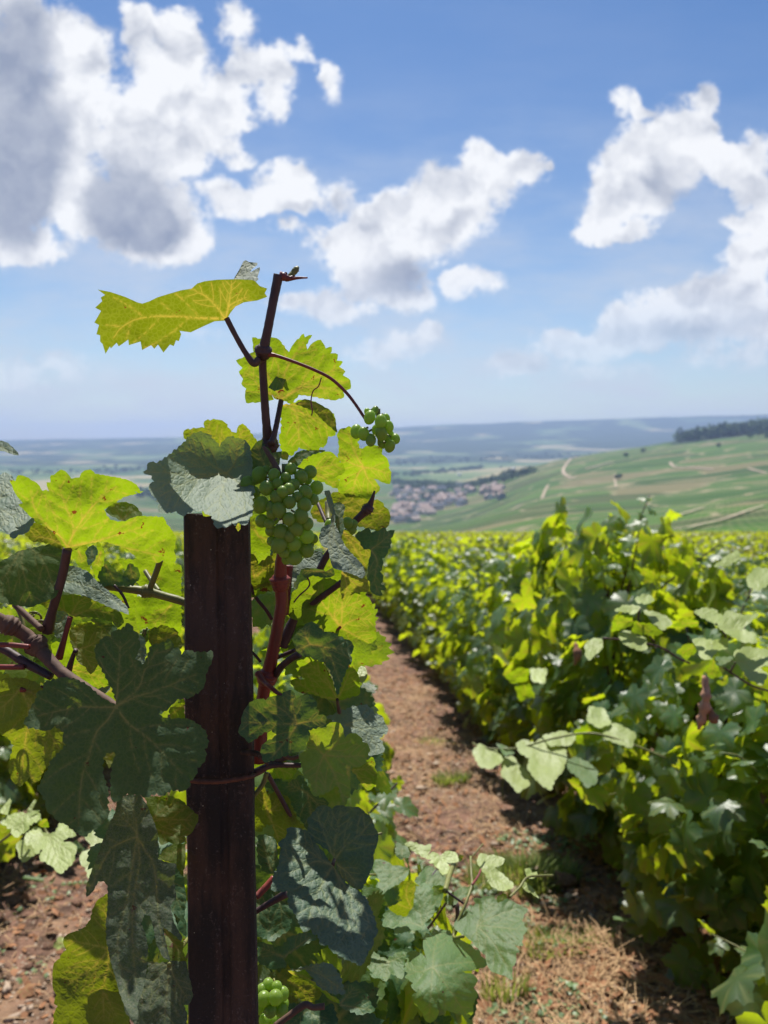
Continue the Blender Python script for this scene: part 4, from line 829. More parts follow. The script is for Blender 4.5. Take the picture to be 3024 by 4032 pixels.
for o_, j_, d_, m_ in [('560,1180 700,1130 760,1250 720,1370 640,1300',(640,1180),.68,'leaf_gold'),('750,1300 800,1100 850,1180 850,1250 820,1400 790,1430',(820,1200),.67,'leaf_gold'),('960,1250 1200,1250 1480,1300 1480,1600 1300,1580 1130,1450 1000,1300',(1190,1340),.72,'leaf_gold'),
      ('1100,1560 1300,1530 1480,1590 1480,1850 1250,1980 1120,1800',(1400,1620),.74,'leaf_gold'),('700,1180 760,1130 800,1180 770,1260 720,1300',(750,1180),.655,'leaf_shaded'),('800,1380 870,1260 950,1350 1060,1420 1060,1470 900,1460 830,1470',(860,1300),.66,'leaf_shaded'),
      ('560,1280 800,1430 1000,1470 1100,1560 1100,1750 900,1700 700,1600 560,1500',(700,1500),.74,'leaf_gold'),('1060,1280 1130,1330 1140,1400 1080,1470 1000,1380',(1060,1300),.665,'leaf_shaded'),('400,1190 560,1180 560,1300 480,1420 380,1300',(500,1200),.69,'leaf_gold')]:
    traced(LV,'A',o_,j_,[],d_,side='u' if 'gold' in m_ else 't',mat=m_,teeth=.6,ay=-.1 if 'gold' in m_ else .4)
traced(LV,'C','400,0 520,-20 560,60 540,200 470,240 415,150',(540,40),['440,180'],.66,side='t',mat='leaf_sheen',ay=.5,tint=1.)
traced(LV,'C','740,80 880,70 960,160 900,210 840,180',(760,100),['900,190'],.66,side='t',mat='leaf_shaded',ay=.55)
traced(LV,'C','1110,180 1180,240 1195,340 1180,450 1140,450 1100,420 1120,300',(1120,190),['1160,430'],.60,side='t',mat='leaf_sheen',ay=.5,teeth=.6)
traced(LV,'C','1230,160 1340,130 1430,160 1480,250 1480,320 1360,330 1240,300 1210,230',(1440,200),['1260,270'],.66,side='u',mat='leaf_olive',tint=.8)
traced(LV,'C','1330,880 1400,900 1380,820 1450,760 1500,730 1510,900 1400,905 1320,920',(1500,780),['1340,900'],.63,side='u',mat='leaf_gold',teeth=.6)
traced(LV,'C','640,640 800,650 900,620 900,650 840,690 760,670',(660,650),['880,640'],.66,side='t',mat='leaf_sheen',ay=.9,teeth=.5)
traced(LV,'C','840,1150 900,1150 950,1180 920,1260 890,1300 860,1230 835,1220',(940,1160),['860,1220'],.62,side='u',mat='leaf_olive',teeth=0)
traced(LV,'C','190,930 230,870 255,800 300,720 290,690 350,660 370,590 450,570 520,555 620,570 700,610 760,660 830,720 900,760 945,780 945,740 920,650 880,580 830,480 800,430 780,370 780,310 830,240 900,220 930,175 985,165 1050,110 1090,170 1125,190 1125,240 1145,260 1130,330 1100,400 1160,450 1185,430 1230,300 1300,280 1390,245 1415,310 1465,320 1480,370 1540,330 1585,350 1640,350 1739,345 1734,400 1704,470 1679,530 1674,600 1640,660 1560,715 1450,730 1400,780 1340,830 1300,850 1330,890 1400,895 1480,890 1540,895 1600,930 1645,965 1685,1010 1700,1090 1670,1140 1680,1200 1650,1260 1610,1290 1600,1350 1550,1400 1545,1450 1500,1480 1400,1470 1330,1520 1280,1500 1200,1530 1100,1510 1040,1500 980,1560 920,1570 905,1500 905,1380 920,1250 945,1190 930,1160 870,1170 840,1210 835,1330 850,1380 880,1480 880,1650 860,1720 820,1760 760,1800 690,1855 640,1830 560,1760 480,1730 430,1680 380,1640 370,1560 320,1480 300,1470 350,1380 390,1310 420,1230 480,1170 540,1110 510,1040 520,1000 450,950 400,985 320,980 220,955',(945,795),
  ['800,800 620,800 300,870','960,660 965,560 985,250','1110,710 1270,665 1600,530','1060,940 1220,1060 1500,1350','880,900 790,1000 730,1180 665,1400 640,1760','1130,640 1180,500 1290,320'],.545,ax=-.1,ay=.50,side='t',mat='leaf_dusty',teeth=.85,relief=.9,tint=.85,label='largest leaf, five-lobed and dark, in shade, overlapping the stake')
traced(LV,'E','1050,-150 1150,-140 1200,-60 1250,60 1290,170 1290,300 1290,380 1330,400 1440,420 1420,560 1440,690 1390,760 1420,900 1490,1020 1480,1050 1400,980 1330,930 1340,1000 1390,1210 1330,1180 1280,1080 1250,930 1230,840 1180,830 1150,900 1190,1000 1210,1130 1200,1250 1180,1400 1120,1580 1130,1650 1110,1725 1050,1640 1010,1560 970,1450 940,1330 900,1200 870,1050 865,900 880,750 880,600 850,560 800,560 760,640 705,690 705,600 740,500 790,380 830,250 880,130 940,0 960,-100',(1120,195),
  ['1000,240 880,330 720,660','1080,430 1040,700 960,1100 1050,1500','1140,400 1090,700 1080,1000 1110,1400','1180,300 1260,450 1300,900 1360,1180','1110,60 1060,-120','1090,130 960,0'],.575,ax=.1,ay=.50,side='t',mat='leaf_dust',teeth=.3,relief=.8,label='long drooping leaf veiled with cobweb, left of the stake')
traced(LV,'E','1180,-140 1300,-130 1380,-140 1480,-100 1560,-30 1620,30 1600,100 1560,170 1510,190 1510,240 1440,255 1380,240 1310,260 1290,170 1250,80 1210,-40',(1180,110),['1300,60 1570,60','1350,-40 1470,-90','1320,150 1500,220'],.590,side='u',mat='leaf_gold',teeth=.5,tint=.65,relief=1.3)
traced(LV,'E','1290,380 1340,300 1430,250 1510,260 1510,420 1490,520 1440,440 1380,400',(1500,300),['1320,370'],.61,side='u',mat='leaf_gold',teeth=.4,tint=.8)
traced(LV,'E','1310,920 1400,980 1480,1050 1500,1060 1490,1130 1525,1215 1460,1210 1390,1210 1340,1050',(1330,930),['1500,1190'],.585,side='u',mat='leaf_gold',teeth=.4,tint=.85)
traced(LV,'E','1210,1215 1300,1230 1400,1210 1520,1215 1530,1280 1560,1400 1575,1500 1540,1570 1500,1570 1530,1650 1520,1760 1400,1800 1200,1800 1120,1760 1020,1620 1010,1500 1050,1430 1150,1430 1210,1300',(1385,1245),['1300,1330 1120,1520','1370,1400 1340,1700','1430,1360 1530,1520','1300,1240 1220,1230'],.565,side='t',mat='leaf_dust',teeth=.4,ay=.5,tint=.95)
traced(LV,'E','430,1300 440,1230 490,1190 490,1170 540,1120 515,1050 520,1020 580,980 650,965 700,930 740,870 760,780 800,710 880,660 950,800 960,1100 980,1400 1000,1550 1060,1725 980,1860 430,1860 440,1640 470,1580 440,1560 460,1490 430,1420',(900,1110),['700,1070 540,1040','750,1270 560,1400','860,1350 780,1550','880,900 840,750'],.62,side='u',mat='leaf_olive',teeth=.4,ay=.1,tint=.75)
traced(LV,'E','720,1500 830,1440 960,1470 1040,1600 1080,1800 760,1800 700,1680',(840,1450),['850,1700','960,1680'],.612,side='u',mat='leaf_olive',teeth=.3,ay=.1,tint=1.2)
traced(LV,'E','1290,1200 1390,640 1440,700 1520,900 1520,1010 1460,960 1400,760',(1500,700),['1420,860'],.64,side='t',mat='leaf_shaded',teeth=.3,tint=.8)
traced(LV,'E','1290,380 1440,430 1500,520 1520,700 1500,900 1400,800 1300,560',(1320,420),['1480,780'],.65,side='t',mat='leaf_shaded',teeth=.3,tint=.8)
# -- pale shoot in the next row at the left
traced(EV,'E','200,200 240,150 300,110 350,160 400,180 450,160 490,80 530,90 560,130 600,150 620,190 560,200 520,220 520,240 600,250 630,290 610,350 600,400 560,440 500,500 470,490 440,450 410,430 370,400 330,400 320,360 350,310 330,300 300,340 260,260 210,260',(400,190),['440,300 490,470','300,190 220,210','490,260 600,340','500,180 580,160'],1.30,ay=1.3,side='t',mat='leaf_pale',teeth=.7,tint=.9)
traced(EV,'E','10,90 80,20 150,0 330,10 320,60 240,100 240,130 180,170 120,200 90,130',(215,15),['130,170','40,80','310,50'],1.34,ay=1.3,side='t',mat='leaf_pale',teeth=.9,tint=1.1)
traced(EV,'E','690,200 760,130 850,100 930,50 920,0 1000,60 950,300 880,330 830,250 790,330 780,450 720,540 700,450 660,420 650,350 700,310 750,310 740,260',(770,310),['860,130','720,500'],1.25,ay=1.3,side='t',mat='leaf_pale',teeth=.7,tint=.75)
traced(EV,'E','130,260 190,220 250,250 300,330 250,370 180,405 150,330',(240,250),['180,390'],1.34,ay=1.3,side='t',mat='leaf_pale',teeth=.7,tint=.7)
traced(EV,'E','0,110 90,80 130,90 60,165 0,165 -60,130',(100,90),['0,150'],1.36,ay=-.2,side='u',mat='leaf_gold',teeth=.3)
traced(EV,'E','290,70 380,50 400,120 330,115',(380,60),['310,110'],1.33,ay=-.2,side='u',mat='leaf_gold',teeth=.3)
traced(EV,'C','0,1640 80,1540 95,1560 60,1680 0,1660',(20,1680),['90,1550'],1.33,ay=1.3,side='t',mat='leaf_pale',teeth=0)
traced(EV,'C','220,1640 280,1550 300,1560 260,1640 330,1640 240,1700',(230,1680),['290,1560'],1.33,ay=1.3,side='t',mat='leaf_pale',teeth=0)
traced(EV,'E','620,220 700,300 680,310 640,330 600,240',(610,200),['680,300'],1.38,ay=.55,side='t',mat='leaf_shaded',teeth=.2)
cane(EV,'E','-100,300 80,180 215,10 330,60 400,180 560,130 760,60',[1.42,1.32],.0022,'cane_green','cane')
cane(EV,'E','220,10 200,130 200,260',[1.34,1.36],.0014,'cane_green','tendril')

# -- low shoot at the right of the stake foot
traced(GV,'G','390,1240 410,1190 440,1170 410,1150 470,1130 500,1130 560,1170 590,1210 565,1150 550,1080 560,1020 580,980 620,1010 640,945 680,970 700,950 740,960 770,960 790,1020 840,1010 860,1040 900,1060 950,1090 970,1115 1010,1120 1025,1170 1080,1220 1060,1260 980,1280 920,1290 870,1290 900,1310 960,1320 1000,1370 960,1430 1000,1480 960,1570 960,1640 910,1690 870,1650 820,1640 760,1620 700,1600 670,1510 665,1580 680,1640 640,1700 610,1720 570,1700 550,1640 510,1590 480,1560 460,1490 500,1470 450,1410 470,1390 400,1340 430,1310 390,1280',(630,1260),
  ['620,1400 600,1690','750,1235 1050,1210','720,1380 900,1640','520,1300 420,1260','640,1120 690,970','700,1310 940,1360'],.84,ax=.05,ay=1.3,bow=.8,side='t',mat='leaf',teeth=.35,relief=1.1,tint=1.25,label='broad green leaf nearest the bottom of the photo, beside the path')
traced(GV,'G','805,900 830,870 870,800 900,800 960,850 985,920 960,830 950,770 980,740 960,700 1020,700 1070,680 1140,700 1160,740 1240,700 1310,740 1410,790 1380,830 1360,880 1400,960 1370,1000 1360,1050 1370,1090 1300,1080 1340,1140 1310,1150 1310,1220 1280,1260 1280,1370 1220,1330 1150,1310 1110,1300 1070,1230 1060,1160 1000,1110 950,1050 900,1010 850,980 810,950',(990,925),
  ['1050,820 1120,730','990,1000 1020,1100','1080,925 1370,960','1070,1000 1170,1130 1270,1330','1120,850 1320,780'],.90,ax=-.2,ay=1.15,side='t',mat='leaf',teeth=.35,tint=1.1,relief=1.2)
traced(GV,'G','215,920 240,860 220,840 270,790 330,830 410,850 460,760 490,600 520,600 560,570 590,590 620,620 680,650 720,660 700,720 680,770 640,820 610,860 560,900 575,925 540,950 460,960 400,975 320,995 320,950 270,935',(545,925),['520,760 510,610','400,890 240,880','600,800 690,680'],.90,ax=.1,ay=1.15,side='t',mat='leaf',teeth=.5,tint=1.25)
traced(GV,'G','270,780 380,720 400,560 460,550 490,600 470,760 410,850 330,830',(540,925),['420,700 430,560'],.905,ay=-.2,side='u',mat='leaf_olive',teeth=.4,tint=.9)
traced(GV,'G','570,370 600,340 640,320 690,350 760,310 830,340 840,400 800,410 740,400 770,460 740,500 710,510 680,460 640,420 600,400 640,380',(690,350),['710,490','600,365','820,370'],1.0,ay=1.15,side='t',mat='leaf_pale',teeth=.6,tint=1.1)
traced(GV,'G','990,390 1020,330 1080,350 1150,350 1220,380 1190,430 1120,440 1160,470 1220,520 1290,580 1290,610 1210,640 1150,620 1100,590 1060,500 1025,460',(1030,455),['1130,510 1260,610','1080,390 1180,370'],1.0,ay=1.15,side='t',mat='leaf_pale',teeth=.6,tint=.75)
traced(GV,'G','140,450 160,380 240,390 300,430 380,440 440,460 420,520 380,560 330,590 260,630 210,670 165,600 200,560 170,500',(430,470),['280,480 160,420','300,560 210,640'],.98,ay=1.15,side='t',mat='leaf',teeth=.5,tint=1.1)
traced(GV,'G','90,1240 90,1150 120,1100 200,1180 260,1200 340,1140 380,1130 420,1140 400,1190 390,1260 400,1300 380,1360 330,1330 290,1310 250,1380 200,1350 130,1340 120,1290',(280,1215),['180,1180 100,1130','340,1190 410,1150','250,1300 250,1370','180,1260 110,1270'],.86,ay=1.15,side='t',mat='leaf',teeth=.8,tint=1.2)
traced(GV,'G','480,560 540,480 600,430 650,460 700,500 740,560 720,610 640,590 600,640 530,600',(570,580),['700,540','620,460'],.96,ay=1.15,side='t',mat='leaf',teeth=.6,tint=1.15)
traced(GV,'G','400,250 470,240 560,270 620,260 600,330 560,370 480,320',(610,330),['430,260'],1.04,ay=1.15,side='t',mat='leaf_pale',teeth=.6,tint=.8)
traced(GV,'G','640,600 700,590 750,640 700,660 635,680',(750,640),['650,640'],.93,side='u',mat='leaf_gold',teeth=.4)
traced(GV,'G','720,690 850,620 980,590 960,640 800,755 740,740',(760,740),['940,610'],.95,ay=1.15,side='t',mat='leaf',teeth=.4,tint=1.1)
traced(GV,'G','1150,740 1160,680 1230,660 1240,740',(1200,740),['1200,670'],.93,side='u',mat='leaf_gold',teeth=.5)
traced(GV,'G','830,390 850,340 885,350 860,400',(830,395),['870,350'],1.0,side='u',mat='leaf_gold',teeth=.2)
traced(GV,'G','1380,460 1420,450 1440,490 1480,480 1490,520 1420,540 1390,500',(1400,540),['1480,490'],1.02,side='t',ay=1.15,mat='leaf_pale',teeth=.4)
traced(GV,'G','1355,590 1380,560 1440,610 1500,700 1440,660 1390,640',(1360,600),['1490,690'],1.02,side='t',ay=1.15,mat='leaf_pale',teeth=.3)
for k,(o_, j_, t_) in enumerate([('0,1290 100,1290 240,1380 230,1500 120,1600 20,1560 -60,1420',(60,1420),1.0),('190,1480 280,1390 380,1480 400,1600 330,1650 260,1540',(330,1640),1.1),('60,1550 200,1620 400,1620 480,1720 300,1800 100,1800 20,1700',(280,1640),.8),
      ('380,1560 470,1600 540,1700 520,1800 380,1800 340,1700',(420,1600),.8),('-40,1600 60,1500 150,1620 150,1760 0,1800',(20,1560),.7),('860,1440 1000,1480 980,1620 940,1690 870,1650',(870,1480),.7),('40,600 200,620 260,760 160,720 80,680',(180,640),.8),
      ('180,860 320,1000 400,1090 300,1180 180,1150 140,1000',(260,1020),.75),('340,240 430,290 440,360 360,380 320,320',(380,340),.7),('520,1640 680,1660 780,1660 760,1800 560,1800',(640,1700),.7)]):
    traced(GV,'G',o_,j_,[],.84+.03*(k%4),side='t',mat='leaf_shaded' if k%2 else 'leaf',ay=.7,teeth=.7,tint=t_)
cane(GV,'G','880,1010 800,1000 900,740 950,590 945,500 940,360',[.88,1.0],.0018,'cane_green','cane')
cane(GV,'G','740,640 880,740 900,745',[.93,.94],.0014,'cane_brown','cane')
cane(GV,'G','730,640 765,520 800,420',[.93,1.0],.0034,'cane_green','cane')
cane(GV,'G','950,590 1000,520 1025,460',[.95,1.0],.0015,'cane_red','petiole')
cane(GV,'G','1260,690 1340,610 1400,530 1500,515 1610,512',[.95,1.02],.0015,'cane_green','cane')
cane(GV,'G','950,360 1010,290 1040,255',[1.0,1.02],.0008,'cane_green','tendril')
cane(GV,'G','-60,1900 300,1500 560,1200 800,1000 830,760 800,760',[1.0,1.05],.0030,'cane_brown','cane')
cane(GV,'G','570,580 660,470',[.96,.98],.0012,'cane_brown','petiole')

# -- canes
cane(RV,'Z','1138,85 1120,170 1095,300 1075,400 1072,440 1078,560 1088,700 1100,780 1108,870 1130,960 1150,1080',[.600,.605,.62,.64,.66],[.0040,.0036,.0034,.0045,.0032,.0032,.0035,.0052,.0045,.0045,.0045],'cane_brown','cane',nodes=(3,7))
cane(RV,'Z','1140,88 1160,95 1180,100 1205,92',[.600,.604],[.0036,.003,.0022,.001],'cane_red','shoot_tip',bump=.25)
cane(RV,'Z','1175,102 1190,85 1210,62 1216,52',[.604,.610],[.0016,.0022,.0026,.0006],'cane_green','shoot_tip',bump=.25)
cane(RV,'Z','1178,104 1215,98 1255,97',[.604,.598],[.0015,.0011,.0006],'cane_red','tendril')
cane(RV,'Z','1160,95 1168,82 1166,74',[.602,.602],[.0014,.0012,.0006],'cane_red','tendril')
cane(RV,'Z','925,262 960,330 1000,400 1035,445 1058,432',[.598,.604],[.0022,.0021,.0022,.0030,.0032],'cane_brown','petiole')
cane(RV,'Z','1095,410 1130,416 1200,440 1280,472 1350,508 1410,562 1450,612 1490,672',[.606,.60],[.0022,.0014,.0013,.0013,.0013,.0013,.0012,.0012],'cane_red','peduncle')
cane(RV,'Z','1312,505 1300,540 1278,560 1270,600 1275,640 1272,660',[.601,.603],.0005,'cane_red','tendril')
cane(RV,'Z','1148,598 1138,650 1128,700 1118,745 1108,775',[.640,.618],[.0022,.0022,.0022,.0024,.003],'cane_brown','petiole')
cane(RV,'B','492,330 520,370 560,430 600,505 630,560',[.600,.592],[.0012,.0017,.0022,.0024,.0016],'cane_tan','peduncle')
cane(RV,'B','690,1050 650,1180 632,1300 630,1440 640,1600 615,1760 590,1900 560,2050 520,2220 495,2330 470,2600 450,2900',[.64,.655,.66,.665,.67],[.0046,.0046,.0050,.0058,.0052,.0052,.0053,.0055,.0060,.0055,.006,.007],'cane_red','cane',nodes=(3,8))
cane(RV,'B','700,1300 690,1380 670,1600 660,1700',[.672,.672],.004,'cane_red','cane')
cane(RV,'B','1400,690 1375,770 1340,840 1240,940 1150,1050 1010,1220 930,1380 860,1500 790,1640 740,1740 690,1850 640,1950',[.665,.69],[.0008,.0022,.0036,.0030,.0028,.0032,.0034,.0044,.0036,.0040,.0050,.0058],'cane_brown','cane',nodes=(2,7))
cane(RV,'B','1130,1435 1060,1490 960,1560 880,1610 850,1590',[.66,.68],[.0026,.0026,.0028,.0030,.004],'cane_brown','cane')
cane(RV,'B','980,1380 930,1480 890,1560',[.67,.68],.0012,'cane_red','petiole')
cane(RV,'B','375,1440 430,1560 510,1659 560,1740',[.672,.68],.0016,'cane_brown','petiole')
cane(RV,'B','935,790 970,870 1005,950',[.68,.66],.0016,'cane_brown','petiole')
cane(RV,'B','1015,780 1020,870 1025,930',[.675,.66],.0024,'cane_green','cane')
cane(RV,'B','800,1330 870,1450 780,1550 740,1600',[.66,.665],.0007,'cane_tan','tendril')
cane(RV,'D','785,365 720,400 640,465 600,520 560,570',[.645,.668],[.0034,.0028,.0030,.0034,.003],'cane_brown','cane')
cane(RV,'D','750,330 680,360 600,395',[.67,.675],.0018,'cane_brown','cane')
cane(RV,'D','445,520 500,590 545,630 620,690 700,740 770,800 800,845',[.645,.60],[.0030,.0022,.0019,.0017,.0018,.0016,.0012],'cane_red','cane')
cane(RV,'D','385,335 430,380 470,430',[.66,.66],.0012,'cane_brown','petiole')
cane(RV,'D','800,1272 700,1272 600,1270 520,1285 410,1330',[.63,.625],[.0020,.0020,.0022,.0026,.0022],'cane_brown','cane')
cane(RV,'D','700,1200 620,1225 540,1270 470,1310 400,1345',[.635,.625],[.002,.0032,.0026,.0034,.003],'cane_tan','cane')
cane(RV,'D','520,1330 490,1420 440,1490 400,1530',[.632,.63],.0020,'cane_green','cane')
cane(RV,'D','530,1350 580,1440 630,1530 700,1659 740,1720',[.65,.67],.0020,'cane_brown','petiole')
cane(RV,'D','660,1190 720,1215 780,1200',[.62,.62],.0016,'cane_tan','tendril')
cane(RV,'F','430,690 500,620 580,530',[.67,.68],.0030,'cane_red','cane')
cane(RV,'F','425,810 540,740 680,660',[.66,.66],[.0024,.0026,.0034],'cane_brown','cane')
cane(RV,'F','590,1740 700,1660 830,1570 900,1590 990,1580',[.64,.64],[.0026,.0026,.0028,.0024,.0026],'cane_tan','cane')
cane(RV,'F','1060,425 1075,380 1130,330',[.57,.60],.0014,'cane_tan','petiole')
cane(LV,'C','-160,20 -50,60 80,130 220,215 300,300 400,410 500,510 620,590 760,680 880,750 960,800',[.60,.62,.60,.575],[.0052,.0052,.0055,.0054,.006,.0050,.0046,.0043,.004,.0036,.0028],'cane_tan','cane',nodes=(2,4))
cane(LV,'C','-60,290 60,340 200,430 330,500 420,550',[.62,.61],[.0034,.0034,.0038,.0034,.003],'cane_brown','cane')
cane(LV,'C','-80,285 100,290 240,305',[.60,.60],.0020,'cane_red','petiole')
cane(LV,'C','-80,468 60,470 200,470',[.61,.61],.0022,'cane_red','petiole')
cane(LV,'C','90,-120 180,80 185,200 190,300',[.66,.64],.0018,'cane_green','cane')
cane(LV,'C','120,-40 250,80 340,160',[.64,.62],.0026,'cane_tan','cane')
cane(LV,'A','760,1455 880,1470 1040,1490 1200,1512 1340,1550 1480,1590 1600,1640',[.66,.67],[.0034,.0034,.0034,.0040,.0036,.0036,.0036],'cane_green','cane',nodes=(3,))
cane(LV,'A','1310,1255 1270,1370 1215,1510',[.655,.665],.0026,'cane_green','petiole')
cane(LV,'A','1185,1345 1240,1430 1300,1510',[.70,.68],.0020,'cane_green','petiole')
cane(LV,'A','930,1460 1000,1540 1050,1650',[.65,.65],.0012,'cane_brown','tendril')
cane(LV,'E','1380,1240 1480,1100 1600,950',[.567,.66],.0016,'cane_green','petiole')
# curled tendrils at the far left
def curl(c, r, d, turns, parent, seed):
    g = np.random.default_rng(seed); n = int(10*turns); pts = []
    for i in range(n):
        a = i/10*2*np.pi+seed; rr = r*(1-.35*i/n); x, y = nat('C', [(c[0]+rr*math.cos(a)+i*1.3, c[1]+rr*math.sin(a)*.8+i*.6)])[0]; pts.append(P(x, y, d+.004*math.sin(a)))
    V, F = tube(pts, .0008, 6, 3); pobj('tendril', V, F, M['cane_green'], parent)
curl((270, 60), 60, .66, 2.6, LV, 1); curl((330, 120), 45, .65, 2.2, LV, 2); curl((0, 150), 60, .66, 1.6, LV, 4)

# -- grapes: every berry a mesh under its bunch
def berry_mesh():
    import bmesh
    bm = bmesh.new(); bmesh.ops.create_uvsphere(bm, u_segments=28, v_segments=18, radius=1.0)
    for v in bm.verts:
        v.co.z *= 1.08
        r = math.hypot(v.co.x, v.co.y)
        if r < .10: v.co.z -= .05*(1 if v.co.z > 0 else -1)
    for f in bm.faces: f.smooth = True
    me = bpy.data.meshes.new('grape'); bm.to_mesh(me); bm.free(); me.materials.append(M['grape']); return me
BM = berry_mesh()
def bunch(parent, crop, berries, d0, cen, half, label, depth=.022, seed=1, zs=1.0):
    g = np.random.default_rng(seed); J = nat(crop, [cen])[0]; base = P(J[0], J[1], d0); L = abs_loc(parent)
    # stalks inside the bunch
    V, F = tube([P(*(nat(crop, [(cen[0], cen[1]-half[1])])[0]), d0), base, P(*(nat(crop, [(cen[0]+10, cen[1]+half[1]*.8)])[0]), d0)], [.0018, .0016, .0008], 7)
    parts = [(V, F)]
    pos = []
    for (x, y, r) in berries:
        q2 = ((x-cen[0])/half[0])**2+((y-cen[1])/half[1])**2
        d = d0-depth*math.sqrt(max(0, 1-q2))*(1 if r > 42 else -.2)+g.uniform(-.002, .002)
        p = nat(crop, [(x, y)])[0]; pos.append((P(p[0], p[1], d), r*.48222*d/FPX))
    for p, r in pos:
        c = np.array([base[0], base[1], p[2]+.006]); 
        parts.append(tube([c*.55+p*.45, c*.2+p*.8, p], [.0009, .0008, .0010], 5, 2))
    V, F = join(parts); st = pobj('grape_bunch', V, F, M['cane_green'], parent); st['label'] = label
    for p, r in pos:
        o = bpy.data.objects.new('grape', BM); COL.objects.link(o); o.parent = st; o.location = Vector(p)-L
        o.rotation_euler = (g.uniform(-.5, .5), g.uniform(-.5, .5), g.uniform(0, 6)); r *= g.uniform(.94, 1.12); o.scale = (r, r*g.uniform(.95, 1.04), r*zs*g.uniform(.94, 1.08))
bunch(RV,'B',[(460,560,60),(365,630,55),(520,665,57),(405,715,55),(580,560,52),(610,630,45),(675,580,45),(715,510,52),(800,575,52),(875,535,54),(855,605,36),(925,665,55),(700,675,48),(605,745,60),(835,700,50),(705,785,52),(825,805,56),(470,805,62),(620,850,54),(800,895,60),(480,935,54),(580,925,40),(850,960,48),(755,995,62),(635,1025,62),(550,1015,43),(845,1060,62),(900,1080,36),(620,1130,64),(740,1120,57),(840,1170,60),(745,1235,58),(660,1190,46),(515,520,36),(900,760,46),(740,640,46),(650,700,46),(425,605,32),(560,880,46),(700,920,46),(870,1130,40),(420,810,40),(700,1060,48),(540,960,46),(560,830,46),(770,740,46),(560,1100,44),(680,1250,40)],
      .598,(660,870),(280,400),'full bunch of small green grapes hanging right of the stake top')
bunch(RV,'B',[(1405,35,33),(1360,90,43),(1345,50,26),(1450,125,47),(1495,95,30),(1515,165,43),(1250,205,43),(1310,225,50),(1368,275,43),(1455,220,48),(1460,300,38),(1525,325,43),(1570,265,38),(1530,230,30),(1410,190,34),(1500,270,34)],
      .60,(1430,190),(170,170),'small loose bunch of oval green grapes hanging at the end of a bare stalk',depth=.012,seed=2,zs=1.18)
bunch(RV,'F',[(495,1520,52),(590,1510,55),(650,1480,48),(480,1450,45),(550,1620,52),(640,1610,50),(455,1600,45),(530,1400,45),(600,1690,50),(510,1700,50),(600,1420,44),(660,1560,40)],
      .70,(560,1560),(150,180),'shaded bunch of green grapes at the bottom, right beside the stake',seed=3)
bunch(RV,'B',[(1180,950,46),(1210,1005,40),(1030,960,36),(1225,965,36)],.655,(1190,970),(80,60),'few green grapes half hidden behind the folded bluish leaf',depth=.006,seed=4)
bunch(LV,'C',[(1165,190,26),(1200,215,28),(1185,240,26),(1150,215,22),(1215,180,20)],.67,(1185,210),(50,50),'tiny bunch of green grapes seen through the leaves left of the stake',depth=.004,seed=5)

# -- filler leaves of the close vines: outlines from the same kind, hung in depth behind the traced ones
def filler(parent, n, box, d, seed, mats, up=.75):
    g = np.random.default_rng(seed); k = 0
    while k < n:
        x, y = g.uniform(box[0], box[2])*1.8228, g.uniform(box[1], box[3])*1.8228; dd = g.uniform(*d); k += 1
        p = P(x, y, dd); side = np.array([g.normal(0, .7), g.normal(0, .5), -.55+g.normal(0, .35)]); nr = np.array([g.normal(0, .45), -.55+g.normal(0, .4)-(.75-up), up])
        mt = mats[int(g.integers(0, len(mats)))]
        placed_leaf(parent, p, side, nr, g.uniform(.045, .068), mt, seed*100+k, h=.0048, petiole=g.uniform(.03, .06) if k % 2 else 0, tint=g.uniform(.8, 1.15))
filler(LV, 13, (-40, 1260, 380, 1640), (.76, .98), 11, ['leaf_gold', 'leaf_gold', 'leaf'], .4)
filler(RV, 9, (545, 1130, 800, 1420), (.70, .80), 18, ['leaf_gold'], .15)
filler(LV, 7, (250, 1700, 400, 2150), (.72, .90), 12, ['leaf', 'leaf_shaded'])
filler(RV, 30, (540, 1180, 790, 2212), (.74, .98), 13, ['leaf', 'leaf', 'leaf_shaded', 'leaf_olive'])
filler(GV, 26, (560, 1850, 900, 2300), (.90, 1.15), 14, ['leaf', 'leaf_shaded'])
def old_trunk(parent, dx=0, dy=0, top=.75, seed=0):
    g = np.random.default_rng(seed); b = abs_loc(parent); z0 = H(b[0], b[1]); pts = []
    for i in range(6):
        f = i/5; pts.append((b[0]+dx*f+.02*math.sin(f*5+seed), b[1]+dy*f+.02*math.cos(f*6+seed), z0-.04+f*(top+.04)))
    V, F = tube(pts, [.032, .026, .022, .024, .019, .012], 12, 8, .25, seed); pobj('trunk', V, F, M['bark'], parent)
for t_, tp in ((RV, .82), (LV, .85), (GV, .55), (EV, .5)): old_trunk(t_, 0, .02, tp, int(tp*100))

